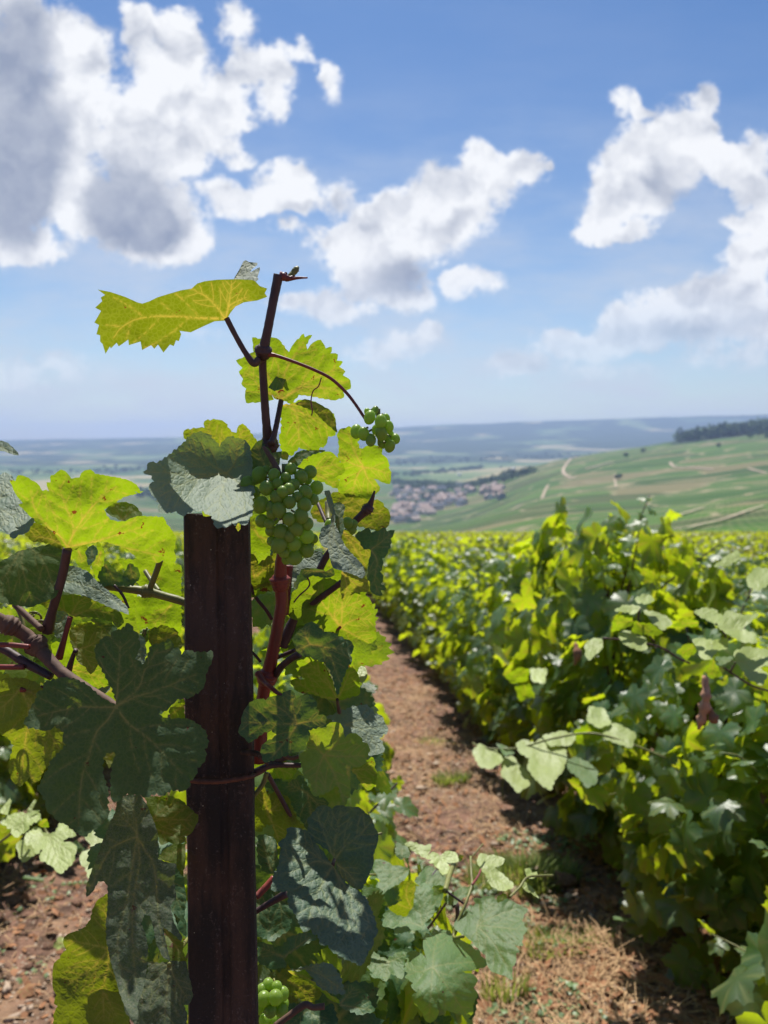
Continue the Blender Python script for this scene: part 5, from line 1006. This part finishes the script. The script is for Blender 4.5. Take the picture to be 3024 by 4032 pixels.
# ---------------------------------------------------------------- vine rows
def lowleaf(seed, nth=40):
    g = np.random.default_rng(seed); th = np.linspace(-np.pi, np.pi, nth, endpoint=False); a = np.degrees(np.abs(th)); r = np.interp(a, KA, KR)
    r = r*(1+.05*np.sin(2*th+g.uniform(0, 6)))*(1+.06*np.where(np.arange(nth) % 2, 1, -1)*np.clip((170-a)/20, 0, 1))
    rings = (.45, .8, 1.0); pts = [np.zeros((1, 2))]+[np.stack([r*f*np.cos(th), r*f*np.sin(th)], 1) for f in rings]
    A = np.vstack(pts); x, y = A[:, 0], A[:, 1]; k1 = g.uniform(.1, .3); fo = g.uniform(-.05, .3); ph = g.uniform(0, 6)
    z = -k1*(x*x+y*y)+fo*np.abs(y)+.09*np.sin(np.arctan2(y, x)*5+ph)*(x*x+y*y)+.1*g.normal()*x*y-.12*np.clip(x, 0, 1)**3
    F = [[0, 1+(j+1) % nth, 1+j][::-1] for j in range(nth)]
    for k in range(len(rings)-1):
        o = 1+k*nth
        for j in range(nth): j2 = (j+1) % nth; F += [[o+j, o+nth+j, o+nth+j2], [o+j, o+nth+j2, o+j2]]
    F = np.array(F); V = np.column_stack([x, y, z])
    ang = np.degrees(np.arctan2(y, x)); dv = np.min([np.abs(ang-m) for m in MA], axis=0); vein = np.exp(-(dv/6)**2)*(np.hypot(x, y) > .01)*.7
    return V, F, vein, A
LOW = [lowleaf(i) for i in range(8)]; LOW2 = [lowleaf(i+20, 16) for i in range(4)]
def scatter_leaves(pos, tip, nrm, size, tint, g, lib=LOW):
    Vs, Fs, ve, ti, fl = [], [], [], [], []; o = 0
    t = tip/np.linalg.norm(tip, axis=1)[:, None]; n = nrm-t*(nrm*t).sum(1)[:, None]; n /= np.linalg.norm(n, axis=1)[:, None]+1e-9; b = np.cross(n, t)
    which = g.integers(0, len(lib), len(pos))
    for k, (V, F, vn, A) in enumerate(lib):
        w = np.where(which == k)[0]
        if not len(w): continue
        q = pos[w][:, None, :]+size[w][:, None, None]*(V[None, :, 0:1]*t[w][:, None, :]+V[None, :, 1:2]*b[w][:, None, :]+V[None, :, 2:3]*n[w][:, None, :])
        m = len(V); Vs.append(q.reshape(-1, 3)); Fs.append((F[None]+(np.arange(len(w))*m)[:, None, None]).reshape(-1, 3)+o); o += m*len(w)
        ve.append(np.tile(vn, len(w))); ti.append(np.repeat(tint[w], m)); f = (A[None]*size[w][:, None, None]+g.uniform(0, 3, (len(w), 1, 2))).reshape(-1, 2); fl.append(np.column_stack([f, np.zeros(len(f))]))
    return np.vstack(Vs), np.vstack(Fs), dict(vein=np.concatenate(ve), tint=np.concatenate(ti), flat=np.vstack(fl))
def vine_variant(seed, height, halfw, n, tall=0, big=1.0):
    """one vine of the trellised row: along local y; trunk, canes, foliage"""
    g = np.random.default_rng(seed); t = empty('grapevine')
    V, F = tube([(0, 0, -.05), (.02, .03, .15), (-.02, .0, .32), (.01, -.04, .48), (0, 0, .6)], [.03, .024, .021, .024, .014], 10, 8, .3, seed); mesh_np('trunk', V, F, M['bark'], t)
    ends = []; parts = []
    for i in range(7+tall):
        y0 = g.uniform(-.45, .45); a = g.normal(0, .14); hh = height*g.uniform(.85, 1.08)+(.12*g.random() if i >= 7 else 0)
        p = [(0, y0*.4, .5), (a*.4, y0*.8, .75*height), (a*1.3, y0+g.normal(0, .08), hh)]; parts.append(tube(p, [.006, .005, .0025], 6, 6, .1, i)); ends.append(p)
    V, F = join(parts); mesh_np('cane', V, F, M['cane_brown'], t)
    # leaves in the hedge volume; denser at the skin
    n = int(n*2.0); y = g.uniform(-.58, .58, n); z = .13+(height-.13)*g.beta(1.15, 1.05, n); sx = g.choice([-1, 1], n); prof = np.interp(z/height, [.1, .35, .7, .9, 1.0], [.55, .95, 1.05, .85, .4])
    wv = 1+.28*np.sin(y*7+seed)+.22*np.sin(z*9+seed*2)
    x = sx*halfw*prof*wv*np.sqrt(g.uniform(.05, 1, n)); 
    hz = (.93+.10*np.sin(y*9+seed)); z = z*hz
    pos = np.column_stack([x, y, z])
    tip = np.column_stack([sx*.35+g.normal(0, .45, n), g.normal(0, .5, n), -.65+g.normal(0, .35, n)]); nrm = np.column_stack([sx*.7+g.normal(0, .45, n), g.normal(0, .5, n)-.1, .65+g.normal(0, .4, n)])
    size = g.uniform(.055, .092, n)*big; tint = g.uniform(.7, 1.25, n)
    # shoots rising from the top and out of the sides
    ex, et, en, es, ec = [], [], [], [], []; shoots = []
    for (p) in ends:
        a, b = np.array(p[1]), np.array(p[2])
        for k in range(9):
            f = .25+.09*k; c = a*(1-f)+b*f; dr = g.normal(0, 1, 3)*np.array([1, 1, .3]); ex.append(c+dr*.04); et.append(dr+np.array([0, 0, -.2])); en.append(np.array([g.normal(0, .4), g.normal(0, .4), 1])); es.append(.066-.020*f*g.uniform(.7, 1.2)); ec.append(1.25)
    for k in range(5):
        s0 = g.choice([-1, 1]); y0 = g.uniform(-.4, .4); z0 = g.uniform(.35, .8)*height; c = np.array([s0*halfw*.8, y0, z0]); dr = np.array([s0*.8, g.normal(0, .5), .25]); L = g.uniform(.12, .26)
        e = c+dr*L; V, F = tube([c, c+dr*L*.5+np.array([0, 0, .03]), e], [.003, .0025, .0012], 6, 5); mesh_np('shoot', V, F, M['cane_green'], t)
        for j in range(6):
            f = j/5; ex.append(c*(1-f)+e*f+g.normal(0, .015, 3)); et.append(dr*.4+g.normal(0, .7, 3)*np.array([1, 1, .4])-np.array([0, 0, .35])); en.append(np.array([g.normal(0, .35), g.normal(0, .35)-.15, 1])); es.append(.058-.028*f); ec.append(1.35)
    pos = np.vstack([pos, np.array(ex)]); tip = np.vstack([tip, np.array(et)]); nrm = np.vstack([nrm, np.array(en)]); size = np.r_[size, es]; tint = np.r_[tint, ec]
    V, F, at = scatter_leaves(pos, tip, nrm, size, tint, g); mesh_np('foliage', V, F, M['foliage'], t, attrs=at)
    return t
VAR = [vine_variant(101, 1.12, .34, 330), vine_variant(102, 1.20, .37, 360, 2), vine_variant(103, 1.05, .32, 310), vine_variant(104, 1.16, .38, 370, 1), vine_variant(105, 1.30, .36, 380, 4), vine_variant(106, 1.02, .42, 300, 0, 1.2), vine_variant(107, 1.26, .38, 320, 4, 1.15)]
VU = [False]*len(VAR)
def put_vine(k, x, y, rz, label, group, sc=1.0, szz=None):
    src = VAR[k]
    if not VU[k]: t = src; VU[k] = True
    else:
        t = src.copy(); COL.objects.link(t)
        for ch in src.children: c = ch.copy(); COL.objects.link(c); c.parent = t
    t.location = (x, y, H(x, y)); t.rotation_euler = (0, 0, rz); t.scale = (sc, sc, szz or sc); t['label'] = label; t['category'] = 'grapevine'; t['group'] = group; return t
ROWDIR = -.085
ORD = ['first', 'second', 'third', 'fourth', 'fifth', 'sixth', 'seventh', 'eighth', 'ninth', 'tenth', 'eleventh', 'twelfth']
gr = np.random.default_rng(42)
def rowx(x0, y): return x0+ROWDIR*y
# first row right of the path: the near vines placed one by one
near = [(5, 1.30, 1.75, 3.0, .94, .88, 'wide bushy vine at the right edge with pale sunlit leaves over a dead brown leaf'),
        (3, 1.14, 2.60, .1, 1.0, .90, 'shaded vine at the path edge, just behind the nearest bushy vine with pale leaves'),
        (6, 1.05, 3.45, 3.1, 1.0, 1.12, 'tallest vine right of the path, its shoots standing up against the green hillside'),
        (1, .95, 4.35, .0, 1.0, 1.0, 'vine just beyond the tallest one in the row right of the path')]
for k, x, y, rz, sc, szz, lb in near: put_vine(k, x, y, rz, lb, 'vines of the first row right of the path', sc, szz)
NUM = ['first','second','third','fourth','fifth','sixth','seventh','eighth','ninth','tenth','eleventh','twelfth','thirteenth','fourteenth','fifteenth','sixteenth','seventeenth','eighteenth','nineteenth','twentieth','twenty-first','twenty-second','twenty-third','twenty-fourth','twenty-fifth','twenty-sixth']
y = 5.3; c_ = 4
while y < 20:
    put_vine(int(gr.integers(0, 5)), rowx(1.29, y)+gr.normal(0, .03), y, gr.choice([0, math.pi])-ROWDIR+gr.normal(0, .06), NUM[c_]+' vine from the front in the row along the right edge of the path', 'vines of the first row right of the path', gr.uniform(.92, 1.02), gr.uniform(.84, .98)); y += .95; c_ += 1
# left row beyond the stake
y = 1.75; c_ = 0
while y < 18:
    put_vine(int(gr.choice([0, 2])), rowx(-.06, y)-.04, y, gr.choice([0, math.pi])-ROWDIR, NUM[c_]+' vine behind the rusted stake in the row along the left edge of the path', 'vines of the row behind the stake', gr.uniform(.66, .74), gr.uniform(.80, .9)); y += .72; c_ += 1
put_vine(0, -.08, 1.08, 0.2, 'shaded vine directly behind the rusted stake, filling the gaps between its leaves', 'vines of the row behind the stake', .52, .80)
for r in range(1, 9):
    x0 = 1.30+1.25*r; y = max(1.2, (x0-1.0)/.62); c_ = 0
    while y < 17.5-r*.5:
        put_vine(int(gr.integers(0, 6)), rowx(x0, y)+gr.normal(0, .04), y, gr.choice([0, math.pi])-ROWDIR, NUM[c_]+' vine from the front in the %s row right of the path' % ORD[r], 'vines of the rows farther right', gr.uniform(.92, 1.02), gr.uniform(.76, .90)); y += 1.0; c_ += 1
for r in range(1, 4):
    x0 = -.12-1.35*r; y = 2.5 if r == 1 else 2.2*r; c_ = 0
    while y < 14:
        put_vine(int(gr.integers(0, 5)), rowx(x0, y), y, gr.choice([0, math.pi])-ROWDIR, NUM[c_]+' vine from the front in the %s row left of the stake' % ORD[r-1], 'vines of the rows farther left', .95, gr.uniform(.84, .95)); y += 1.05; c_ += 1
# the vineyard beyond as one mass
def far_vines():
    g = np.random.default_rng(9); n = 60000
    y = 17+g.random(n)**1.6*60; row = g.integers(-14, 40, n); x = -.12+1.28*row+ROWDIR*y+g.normal(0, .16, n)
    ok = (np.abs(x) < .62*y+3) & ~((np.abs(row-.5) < 1) & (y < 18.5)); x, y = x[ok], y[ok]; n = len(x)
    z = Hn(x, y)+.3+.80*g.beta(1.8, 1.0, n)*(1+.08*np.sin(y*1.7+row[ok]))
    pos = np.column_stack([x, y, z]); tip = g.normal(0, .6, (n, 3))+np.array([0, 0, -.4]); nr = g.normal(0, .5, (n, 3))+np.array([0, 0, .8])
    V, F, at = scatter_leaves(pos, tip, nr, g.uniform(.07, .12, n), g.uniform(.75, 1.3, n), g, LOW2)
    o = mesh_np('distant_vines', V, F, M['foliage'], attrs=at); tag(o, 'continuous canopy of the far vine rows where the slope drops away', 'vineyard', kind='stuff')
far_vines()
# dry hanging leaf and bark strip in the near right-hand vine
NR = [o for o in COL.objects if o.get('label', '').startswith('wide bushy vine')][0]
def extra(parent, V, F, mat, name, label=None):
    inv = np.array(parent_matrix(parent)); Vh = np.column_stack([V, np.ones(len(V))])@inv.T
    o = mesh_np(name, Vh[:, :3], F, mat, parent)
    if label: o['label'] = label
    return o
def parent_matrix(t):
    from mathutils import Matrix, Euler
    m = Matrix.Translation(t.location) @ t.rotation_euler.to_matrix().to_4x4() @ Matrix.Diagonal((*t.scale, 1)); return m.inverted()
V, F = tube([P(2775, 2660, 1.55), P(2780, 2740, 1.54), P(2765, 2820, 1.55), P(2750, 2870, 1.56)], [.004, .011, .009, .003], 9, 6, .7, 5); extra(NR, V, F, M['dead'], 'dry_leaf', 'curled pale brown dead leaf')
V, F = tube([P(2795, 2795, 1.545), P(2810, 2830, 1.54), P(2822, 2845, 1.545)], [.006, .010, .003], 8, 5, .5, 6); extra(NR, V, F, M['litter'], 'dry_leaf', 'orange scrap of dead leaf')
V, F = tube([P(2265, 2530, 2.6), P(2275, 2580, 2.58), P(2262, 2620, 2.6)], [.004, .016, .003], 8, 5, .7, 8); extra([o for o in COL.objects if o.get('label', '').startswith('tallest vine')][0], V, F, M['litter'], 'dry_leaf', 'red dead leaf')
# low sunlit spray of leaves hanging over the path from the row, traced
SP = P(2000, 3050, 2.35); spray = empty('grapevine', (SP[0]+.25, SP[1]+.05, H(SP[0]+.25, SP[1]+.05)))
tag(spray, 'low sunlit spray of vine leaves arching over the path from the right-hand row', 'grapevine', 'vines of the first row right of the path')
cr = lambda s: ' '.join('%g,%g' % ((x*.979+1400-1400)/.48222, (y*.979+2300-3200)/.48222) for x, y in pairs(s))
def tj(p): return ((p[0]*.979)/.48222, (p[1]*.979-900)/.48222)
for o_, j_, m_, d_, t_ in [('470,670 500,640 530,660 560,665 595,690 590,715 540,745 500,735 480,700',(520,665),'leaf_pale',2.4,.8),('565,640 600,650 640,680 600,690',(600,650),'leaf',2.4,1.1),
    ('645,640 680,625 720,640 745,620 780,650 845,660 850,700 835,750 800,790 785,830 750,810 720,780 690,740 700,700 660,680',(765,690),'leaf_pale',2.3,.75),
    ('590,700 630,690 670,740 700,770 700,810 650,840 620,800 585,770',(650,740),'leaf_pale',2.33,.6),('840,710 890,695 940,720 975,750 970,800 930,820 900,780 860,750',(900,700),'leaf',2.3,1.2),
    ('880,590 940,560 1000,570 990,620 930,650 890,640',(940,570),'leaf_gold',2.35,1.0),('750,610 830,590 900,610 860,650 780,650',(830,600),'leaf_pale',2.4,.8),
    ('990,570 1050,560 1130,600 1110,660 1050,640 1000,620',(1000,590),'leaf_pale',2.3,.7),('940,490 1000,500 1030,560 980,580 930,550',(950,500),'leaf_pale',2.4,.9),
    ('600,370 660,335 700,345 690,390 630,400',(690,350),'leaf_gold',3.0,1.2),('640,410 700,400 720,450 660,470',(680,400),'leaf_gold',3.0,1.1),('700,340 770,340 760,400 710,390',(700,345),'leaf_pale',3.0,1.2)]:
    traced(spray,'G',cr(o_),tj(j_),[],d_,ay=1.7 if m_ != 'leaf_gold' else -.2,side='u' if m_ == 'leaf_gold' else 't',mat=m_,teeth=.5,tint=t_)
def gcane(parent, pts, ds, rad, mat='cane_green'):
    L = [tj(p) for p in pairs(pts)]; cane(parent, 'G', ' '.join('%g,%g' % p for p in L), ds, rad, mat)
gcane(spray, '1250,700 1100,640 950,600 800,620 650,660 520,660 470,640', [2.2, 2.45], .003)
gcane(spray, '780,900 740,840 725,800', [2.3, 2.3], .0012); gcane(spray, '595,870 590,820 600,770', [2.4, 2.4], .0012)
# big pale sprays on the nearest right-hand vine, traced
cz = lambda s: ' '.join('%g,%g' % ((x*.4967+800)/.48222, (y*.4967-1100)/.48222) for x, y in pairs(s))
def tz(p): return ((p[0]*.4967+800)/.48222, (p[1]*.4967-1100)/.48222)
for o_, j_, m_, t_ in [('205,890 240,850 300,830 350,850 340,920 290,960 240,1010 215,980',(360,860),'leaf_pale',.9),('440,610 520,570 600,570 650,590 600,640 500,620',(640,600),'leaf_pale',1.1),
    ('430,690 500,650 580,640 590,720 500,760 420,780',(590,690),'leaf_gold',1.2),('470,790 540,770 620,810 690,830 700,920 640,930 560,900 500,860',(540,790),'leaf_pale',.8),
    ('600,520 680,480 740,500 760,530 700,560 620,550',(700,490),'leaf_pale',.9),('670,610 760,620 860,660 900,720 820,770 740,700',(680,620),'leaf_pale',.65),
    ('1070,620 1150,590 1230,600 1300,660 1300,730 1200,700 1120,660',(1090,610),'leaf_pale',.85),('1230,720 1340,610 1460,650 1590,640 1500,720 1440,760 1560,790 1570,870 1450,860 1360,810 1300,770',(1330,760),'leaf_pale',.8),
    ('1060,840 1120,830 1220,850 1340,830 1340,910 1260,930 1200,1000 1130,990 1090,900',(1200,860),'leaf_pale',.95),('1390,940 1480,900 1660,920 1700,1040 1580,1060 1660,1120 1610,1210 1500,1150 1400,1010',(1410,1010),'leaf_pale',.75),
    ('930,940 1000,880 1100,870 1090,940 1010,1000',(1110,880),'leaf_gold',1.1),('900,730 1000,680 1110,700 1090,740 960,740',(1100,710),'leaf_gold',1.0),('1150,1080 1220,990 1270,1080 1300,1130 1200,1150',(1230,1000),'leaf_gold',1.0),
    ('1250,1180 1340,1120 1340,1190 1290,1210',(1340,1120),'leaf_gold',.9),('1490,350 1560,270 1660,280 1700,380 1580,460 1500,420',(1660,300),'leaf_pale',.8),('1230,260 1330,180 1420,130 1440,200 1330,260',(1440,190),'leaf_pale',.9),
    ('590,700 740,720 830,790 760,810 640,800 580,780',(620,710),'leaf_gold',.9),('1560,1250 1620,1250 1600,1360 1550,1370',(1600,1240),'leaf_gold',1.2),('1240,980 1380,980 1390,1040 1290,1060',(1390,1010),'leaf',1.1)]:
    q_ = traced(NR,'G',cz(o_),tz(j_),[],1.62,ay=1.7 if m_ != 'leaf_gold' else -.2,side='u' if m_ == 'leaf_gold' else 't',mat=m_,teeth=.6,tint=t_)
    q_.matrix_parent_inverse = parent_matrix(NR) @ __import__('mathutils').Matrix.Translation(NR.location)
for pts in ('350,830 560,850 800,900 950,990 1040,1030','1300,1060 1420,1140 1540,1210 1700,1260','640,600 640,720 760,860','1360,1100 1400,1020','1240,700 1300,780 1330,830'):
    L = [tz(p) for p in pairs(pts)]; pn = nat('G', L); V, F = tube([P(x, y, 1.64) for x, y in pn], .0022, 7); extra(NR, V, F, M['cane_brown'], 'cane')

# ---------------------------------------------------------------- things on the ground
def ground_pts(n, g, x0, x1, y0, y1): x = g.uniform(x0, x1, n); y = g.uniform(y0, y1, n); return x, y, ground_z(x, y)
def pebbles():
    g = np.random.default_rng(61); Vs, Fs, o = [], [], 0
    X1, Y1, Z1 = ground_pts(15000, g, -.5, 2.0, 1.3, 6.5); X2, Y2, Z2 = ground_pts(5200, g, -1.7, -.2, 1.6, 4.5); x, y, z = map(np.concatenate, ((X1, X2), (Y1, Y2), (Z1, Z2)))
    x = x+ROWDIR*y
    base = np.array([[1,0,0],[.3,.9,.05],[-.8,.6,0],[-.9,-.5,0],[.2,-1,.05],[.45,0,.8],[-.4,.1,.75],[0,-.2,-.5]]); fa = np.array([[0,1,5],[1,6,5],[1,2,6],[2,3,6],[3,4,6],[4,5,6],[4,0,5],[1,0,7],[2,1,7],[3,2,7],[4,3,7],[0,4,7]])
    n = len(x); s = .0026*np.exp(g.normal(0.35, .65, n)); a = g.uniform(0, 6.28, n); ca, sa = np.cos(a), np.sin(a); b = base[None]*(1+.3*g.normal(0, 1, (n, 8, 3)))*s[:, None, None]*np.array([1.3, .9, .6])
    V = np.stack([b[..., 0]*ca[:, None]-b[..., 1]*sa[:, None]+x[:, None], b[..., 0]*sa[:, None]+b[..., 1]*ca[:, None]+y[:, None], b[..., 2]+z[:, None]+.001], -1).reshape(-1, 3)
    F = (fa[None]+(np.arange(n)*8)[:, None, None]).reshape(-1, 3); tag(mesh_np('gravel', V, F, M['pebble'], smooth=False), 'small pale stones and wood chips strewn over the soil', 'gravel', kind='stuff')
pebbles()
def clods():
    g = np.random.default_rng(66); import bmesh
    parts = []; n = 420; x, y, z = ground_pts(n, g, -.3, 1.7, 1.3, 6.0); x2, y2, z2 = ground_pts(160, g, -1.6, -.3, 1.7, 4); x, y, z = np.r_[x+ROWDIR*y, x2], np.r_[y, y2], np.r_[z, z2]
    th = np.linspace(0, 2*np.pi, 9, endpoint=False); rings = [(.0, -.4), (.8, -.25), (1.0, .1), (.7, .5), (.25, .66)]
    for i in range(len(x)):
        s = .006*math.exp(g.normal(.5, .5)); V = [[0, 0, -.4]]
        for r, h in rings[1:]:
            for a in th: k = r*(1+.25*g.normal()); V.append([k*math.cos(a)*1.2, k*math.sin(a)*.9, h+.12*g.normal()])
        V.append([0, 0, .7]); V = np.array(V)*s+np.array([x[i], y[i], z[i]+s*.1]); F = []
        for j in range(9):
            F.append([0, 1+(j+1) % 9, 1+j]); 
            for k in range(3): F += [[1+k*9+j, 1+k*9+(j+1) % 9, 1+(k+1)*9+(j+1) % 9], [1+k*9+j, 1+(k+1)*9+(j+1) % 9, 1+(k+1)*9+j]]
            F.append([28+j, 28+(j+1) % 9, 37])
        parts.append((V, np.array(F)))
    V, F = join_np(parts); tag(mesh_np('clods', V, F, M['soil'], smooth=False), 'crumbly clods of dry soil on the path', 'soil clods', kind='stuff')
clods()
def slivers(name, label, cat, n, L, W, mat, seed, arch=.15, regs=((-.4, 1.5, 1.3, 8.5, 1.0),), up=.25, quads=3):
    g = np.random.default_rng(seed); Vs = []
    xs_, ys_ = [], []
    for (a, b, c, d, f) in regs: m = int(n*f); xs_.append(g.uniform(a, b, m)); ys_.append(g.uniform(c, d, m))
    x = np.concatenate(xs_); y = np.concatenate(ys_); x = x+ROWDIR*y; keep = vnoise(x*3, y*3, seed)+.25 > g.uniform(-.3, .5, len(x)); x, y = x[keep], y[keep]; z = ground_z(x, y)+.003; n = len(x)
    a = g.uniform(0, 6.28, n); l = L*np.exp(g.normal(0, .4, n)); w = W*np.exp(g.normal(0, .3, n)); t = np.linspace(0, 1, quads+1); bend = g.normal(0, .6, n); tilt = g.normal(0, up, n)
    ang = a[:, None]+bend[:, None]*t[None]; dx = np.cumsum(np.cos(ang), 1)/quads*l[:, None]; dy = np.cumsum(np.sin(ang), 1)/quads*l[:, None]; dz = np.abs(tilt)[:, None]*t[None]*l[:, None]+arch*l[:, None]*np.sin(t*np.pi)[None]*g.random((n, 1))
    c = np.stack([x[:, None]+dx, y[:, None]+dy, z[:, None]+dz], -1); sd = np.stack([-np.sin(ang), np.cos(ang), g.normal(0, .5, (n, 1))*np.ones_like(ang)], -1)*(w[:, None]*np.sin(np.pi*(t*.8+.12))[None])[..., None]
    V = np.stack([c-sd, c+sd], 2).reshape(n, -1, 3); m = V.shape[1]; f = np.array([[2*i, 2*i+1, 2*i+3, 2*i+2] for i in range(quads)])
    tag(mesh_np(name, V.reshape(-1, 3), (f[None]+(np.arange(n)*m)[:, None, None]).reshape(-1, 4), mat), label, cat, kind='stuff')
slivers('straw', 'dry mown grass and straw lying on the earth path', 'straw', 17000, .050, .0014, M['straw'], 71, regs=((.0, .95, 1.5, 7.0, 1.0), (.2, 1.1, 1.3, 2.6, .35), (.05, .8, 7, 11, .3), (-1.5, -.4, 1.7, 4, .12)))
slivers('leaf_litter', 'dead leaf scraps on the soil under the vines', 'leaf litter', 6500, .022, .0085, M['litter'], 72, regs=((-.2, 1.5, 1.4, 7.5, 1.0), (.5, 1.4, 1.4, 3.2, .35), (-1.5, -.3, 1.7, 4, .25)))
def blades(n, g, cx, cy, rad, L, W, lean=.6):
    r = rad*np.sqrt(g.random(n)); a0 = g.uniform(0, 6.28, n); x = cx+r*np.cos(a0)*1.3; y = cy+r*np.sin(a0)*.8; z = ground_z(x, y)-.004; l = L*g.uniform(.5, 1.15, n)*(1-.4*r/rad); a = a0+g.normal(0, .7, n); le = lean*g.uniform(.2, 1.2, n); t = np.linspace(0, 1, 5)
    c = np.stack([x[:, None]+np.cos(a)[:, None]*(le*l)[:, None]*t[None]**1.8, y[:, None]+np.sin(a)[:, None]*(le*l)[:, None]*t[None]**1.8, z[:, None]+l[:, None]*(t[None]-.35*le[:, None]*t[None]**2.4)], -1)
    w = W*(1-t**2)+.0001; sd = np.stack([-np.sin(a), np.cos(a), 0*a], -1)[:, None, :]*w[None, :, None]
    V = np.stack([c-sd, c+sd], 2).reshape(n, -1, 3); m = V.shape[1]; f = np.array([[2*i, 2*i+1, 2*i+3, 2*i+2] for i in range(4)])
    tint = np.repeat(g.uniform(.6, 1.3, n), m); return V.reshape(-1, 3), (f[None]+(np.arange(n)*m)[:, None, None]).reshape(-1, 4), tint
def gpt(px, py):
    r = ray(px*1.8228, py*1.8228); t = CAMZ/(-r[2]-SLOPE*r[1]); return r[0]*t, r[1]*t
def tuft(px, py, rad, L, n, label, seed, lean=.7):
    x, y = gpt(px, py); g = np.random.default_rng(seed); V, F, ti = blades(int(n*1.8), g, x, y, rad*1.1, L*1.35, .0024, lean); ba = np.array([x, y, float(ground_z(np.array([x]), np.array([y]))[0])])
    tag(mesh_np('grass_tuft', V, F, M['grass'], local=ba, attrs=dict(tint=ti, vein=ti*0, flat=V)), label, 'grass tuft', 'grass tufts on the path')
tuft(1130, 1900, .16, .10, 620, 'widest green grass tuft, in the middle of the path before the shaded vine', 81)
tuft(975, 1690, .07, .085, 170, 'small round grass tuft farther up the path', 82)
tuft(1165, 2050, .13, .055, 300, 'low sparse grass tuft on the path below the widest tuft', 83)
tuft(1090, 2170, .05, .10, 60, 'few upright grass blades at the bottom edge beside the broad leaf', 84, .4)
tuft(1330, 2030, .10, .035, 160, 'short grass growing among dead leaves near the right-hand vine', 85)
tuft(940, 1600, .10, .04, 140, 'faint grass tuft at the shaded edge of the far path', 86)
tuft(330, 1945, .05, .03, 60, 'tiny green weed tuft on the stony patch left of the stake', 87)
def weeds():
    g = np.random.default_rng(91); n = 8000; x = np.concatenate([g.uniform(.35, 1.6, 7400), g.uniform(-1.5, -.5, 600)]); y = np.concatenate([g.uniform(1.35, 3.4, 7400), g.uniform(1.7, 3.2, 600)]); x += ROWDIR*y
    k = vnoise(x*4, y*4, 77)+vnoise(x*15, y*15, 78)*.6 > .10+.10*np.clip(y-2.2, 0, 1); x, y = x[k], y[k]; n = len(x); pos = np.column_stack([x, y, ground_z(x, y)+g.uniform(.003, .022, n)]); tip = g.normal(0, 1, (n, 3))*np.array([1, 1, .2]); nr = g.normal(0, .3, (n, 3))+np.array([0, 0, 1])
    V, F, at = scatter_leaves(pos, tip, nr, g.uniform(.006, .016, n), g.uniform(.7, 1.3, n), g, LOW2); tag(mesh_np('ground_cover', V, F, M['clover'], attrs=at), 'tiny low weeds spreading over the soil by the right-hand vine', 'weeds', kind='stuff')
weeds()
def sprig(px, py, label, seed):
    x, y = gpt(px, py); z = float(ground_z(np.array([x]), np.array([y]))[0]); t = empty('weed', (x, y, z)); tag(t, label, 'weed', 'weeds on the path'); g = np.random.default_rng(seed); st = []; pos, tip, nr, sz = [], [], [], []
    for (dx, dz, L) in ((-.03, .10, .06), (.05, .085, .12)):
        e = np.array([x+dx, y-.01, z+dz]); f = e+np.array([L*np.sign(dx), 0, .01]); st.append(tube([(x, y, z), e*.6+np.array([x, y, z])*.4+np.array([0, 0, .01]), e, f], [.0014, .0012, .001, .0006], 5, 4))
        for k in range(7):
            q2 = e+(f-e)*k/6
            for s in (-1, 1): pos.append(q2); tip.append([.3, s*.7, .6]); nr.append([0, -s*.6, .8]); sz.append(.011)
    V, F = join(st); pobj('stem', V, F, M['cane_green'], t); V, F, at = scatter_leaves(np.array(pos), np.array(tip), np.array(nr), np.array(sz), np.ones(len(pos))*1.3, g, LOW2); pobj('leaf', V, F, M['clover'], t, attrs=at)
sprig(1385, 2060, 'upright weed with paired round leaflets on the soil near the right-hand vine', 5)
sprig(112, 1960, 'single thin weed standing on the stony patch at far left', 6)
def fallen(px, py, size, mat, label, seed):
    x, y = gpt(px, py); z = float(ground_z(np.array([x]), np.array([y]))[0]); g = np.random.default_rng(seed); t = empty('fallen_leaf', (x, y, z)); tag(t, label, 'leaf', 'fallen leaves on the path')
    placed_leaf(t, (x, y, z+.012), (g.normal(), g.normal(), .05), (.1, -.3, 1), size, mat, seed, h=.005, cup=1.2)
fallen(1122, 2136, .026, 'leaf_pale', 'pale yellow fallen leaf on the soil right of the broad green leaf', 301)
fallen(1560, 2010, .04, 'leaf_dry', 'reddish dead leaf on the ground under the right-hand vine', 302)
fallen(1320, 1975, .035, 'leaf_dry', 'brown dead leaf lying in the sun left of the right-hand vine', 303)
fallen(135, 2040, .03, 'leaf_pale', 'yellow fallen leaf on the stony patch at the left', 304)
fallen(55, 2150, .035, 'leaf_dry', 'orange curled dead leaf at the bottom left corner', 305)

# ---------------------------------------------------------------- haze
def haze():
    m, q = new_mat('haze'); pv = q.n('ShaderNodeVolumePrincipled', {'Color': (0.50, 0.66, 1.0, 1), 'Density': 1.45e-4, 'Anisotropy': 0.25})
    q.n('ShaderNodeOutputMaterial', {1: pv.outputs[0]})
    x0, x1, y0, y1, z0, z1 = -9600, 10500, -75, 9100, -160, 190
    V = np.array([(x, y, z) for z in (z0, z1) for y in (y0, y1) for x in (x0, x1)], float); F = [[0,2,3,1],[4,5,7,6],[0,1,5,4],[2,6,7,3],[0,4,6,2],[1,3,7,5]]
    tag(mesh_np('haze', V, F, m, smooth=False), 'blue summer haze over the valley', 'haze', kind='stuff')
haze()
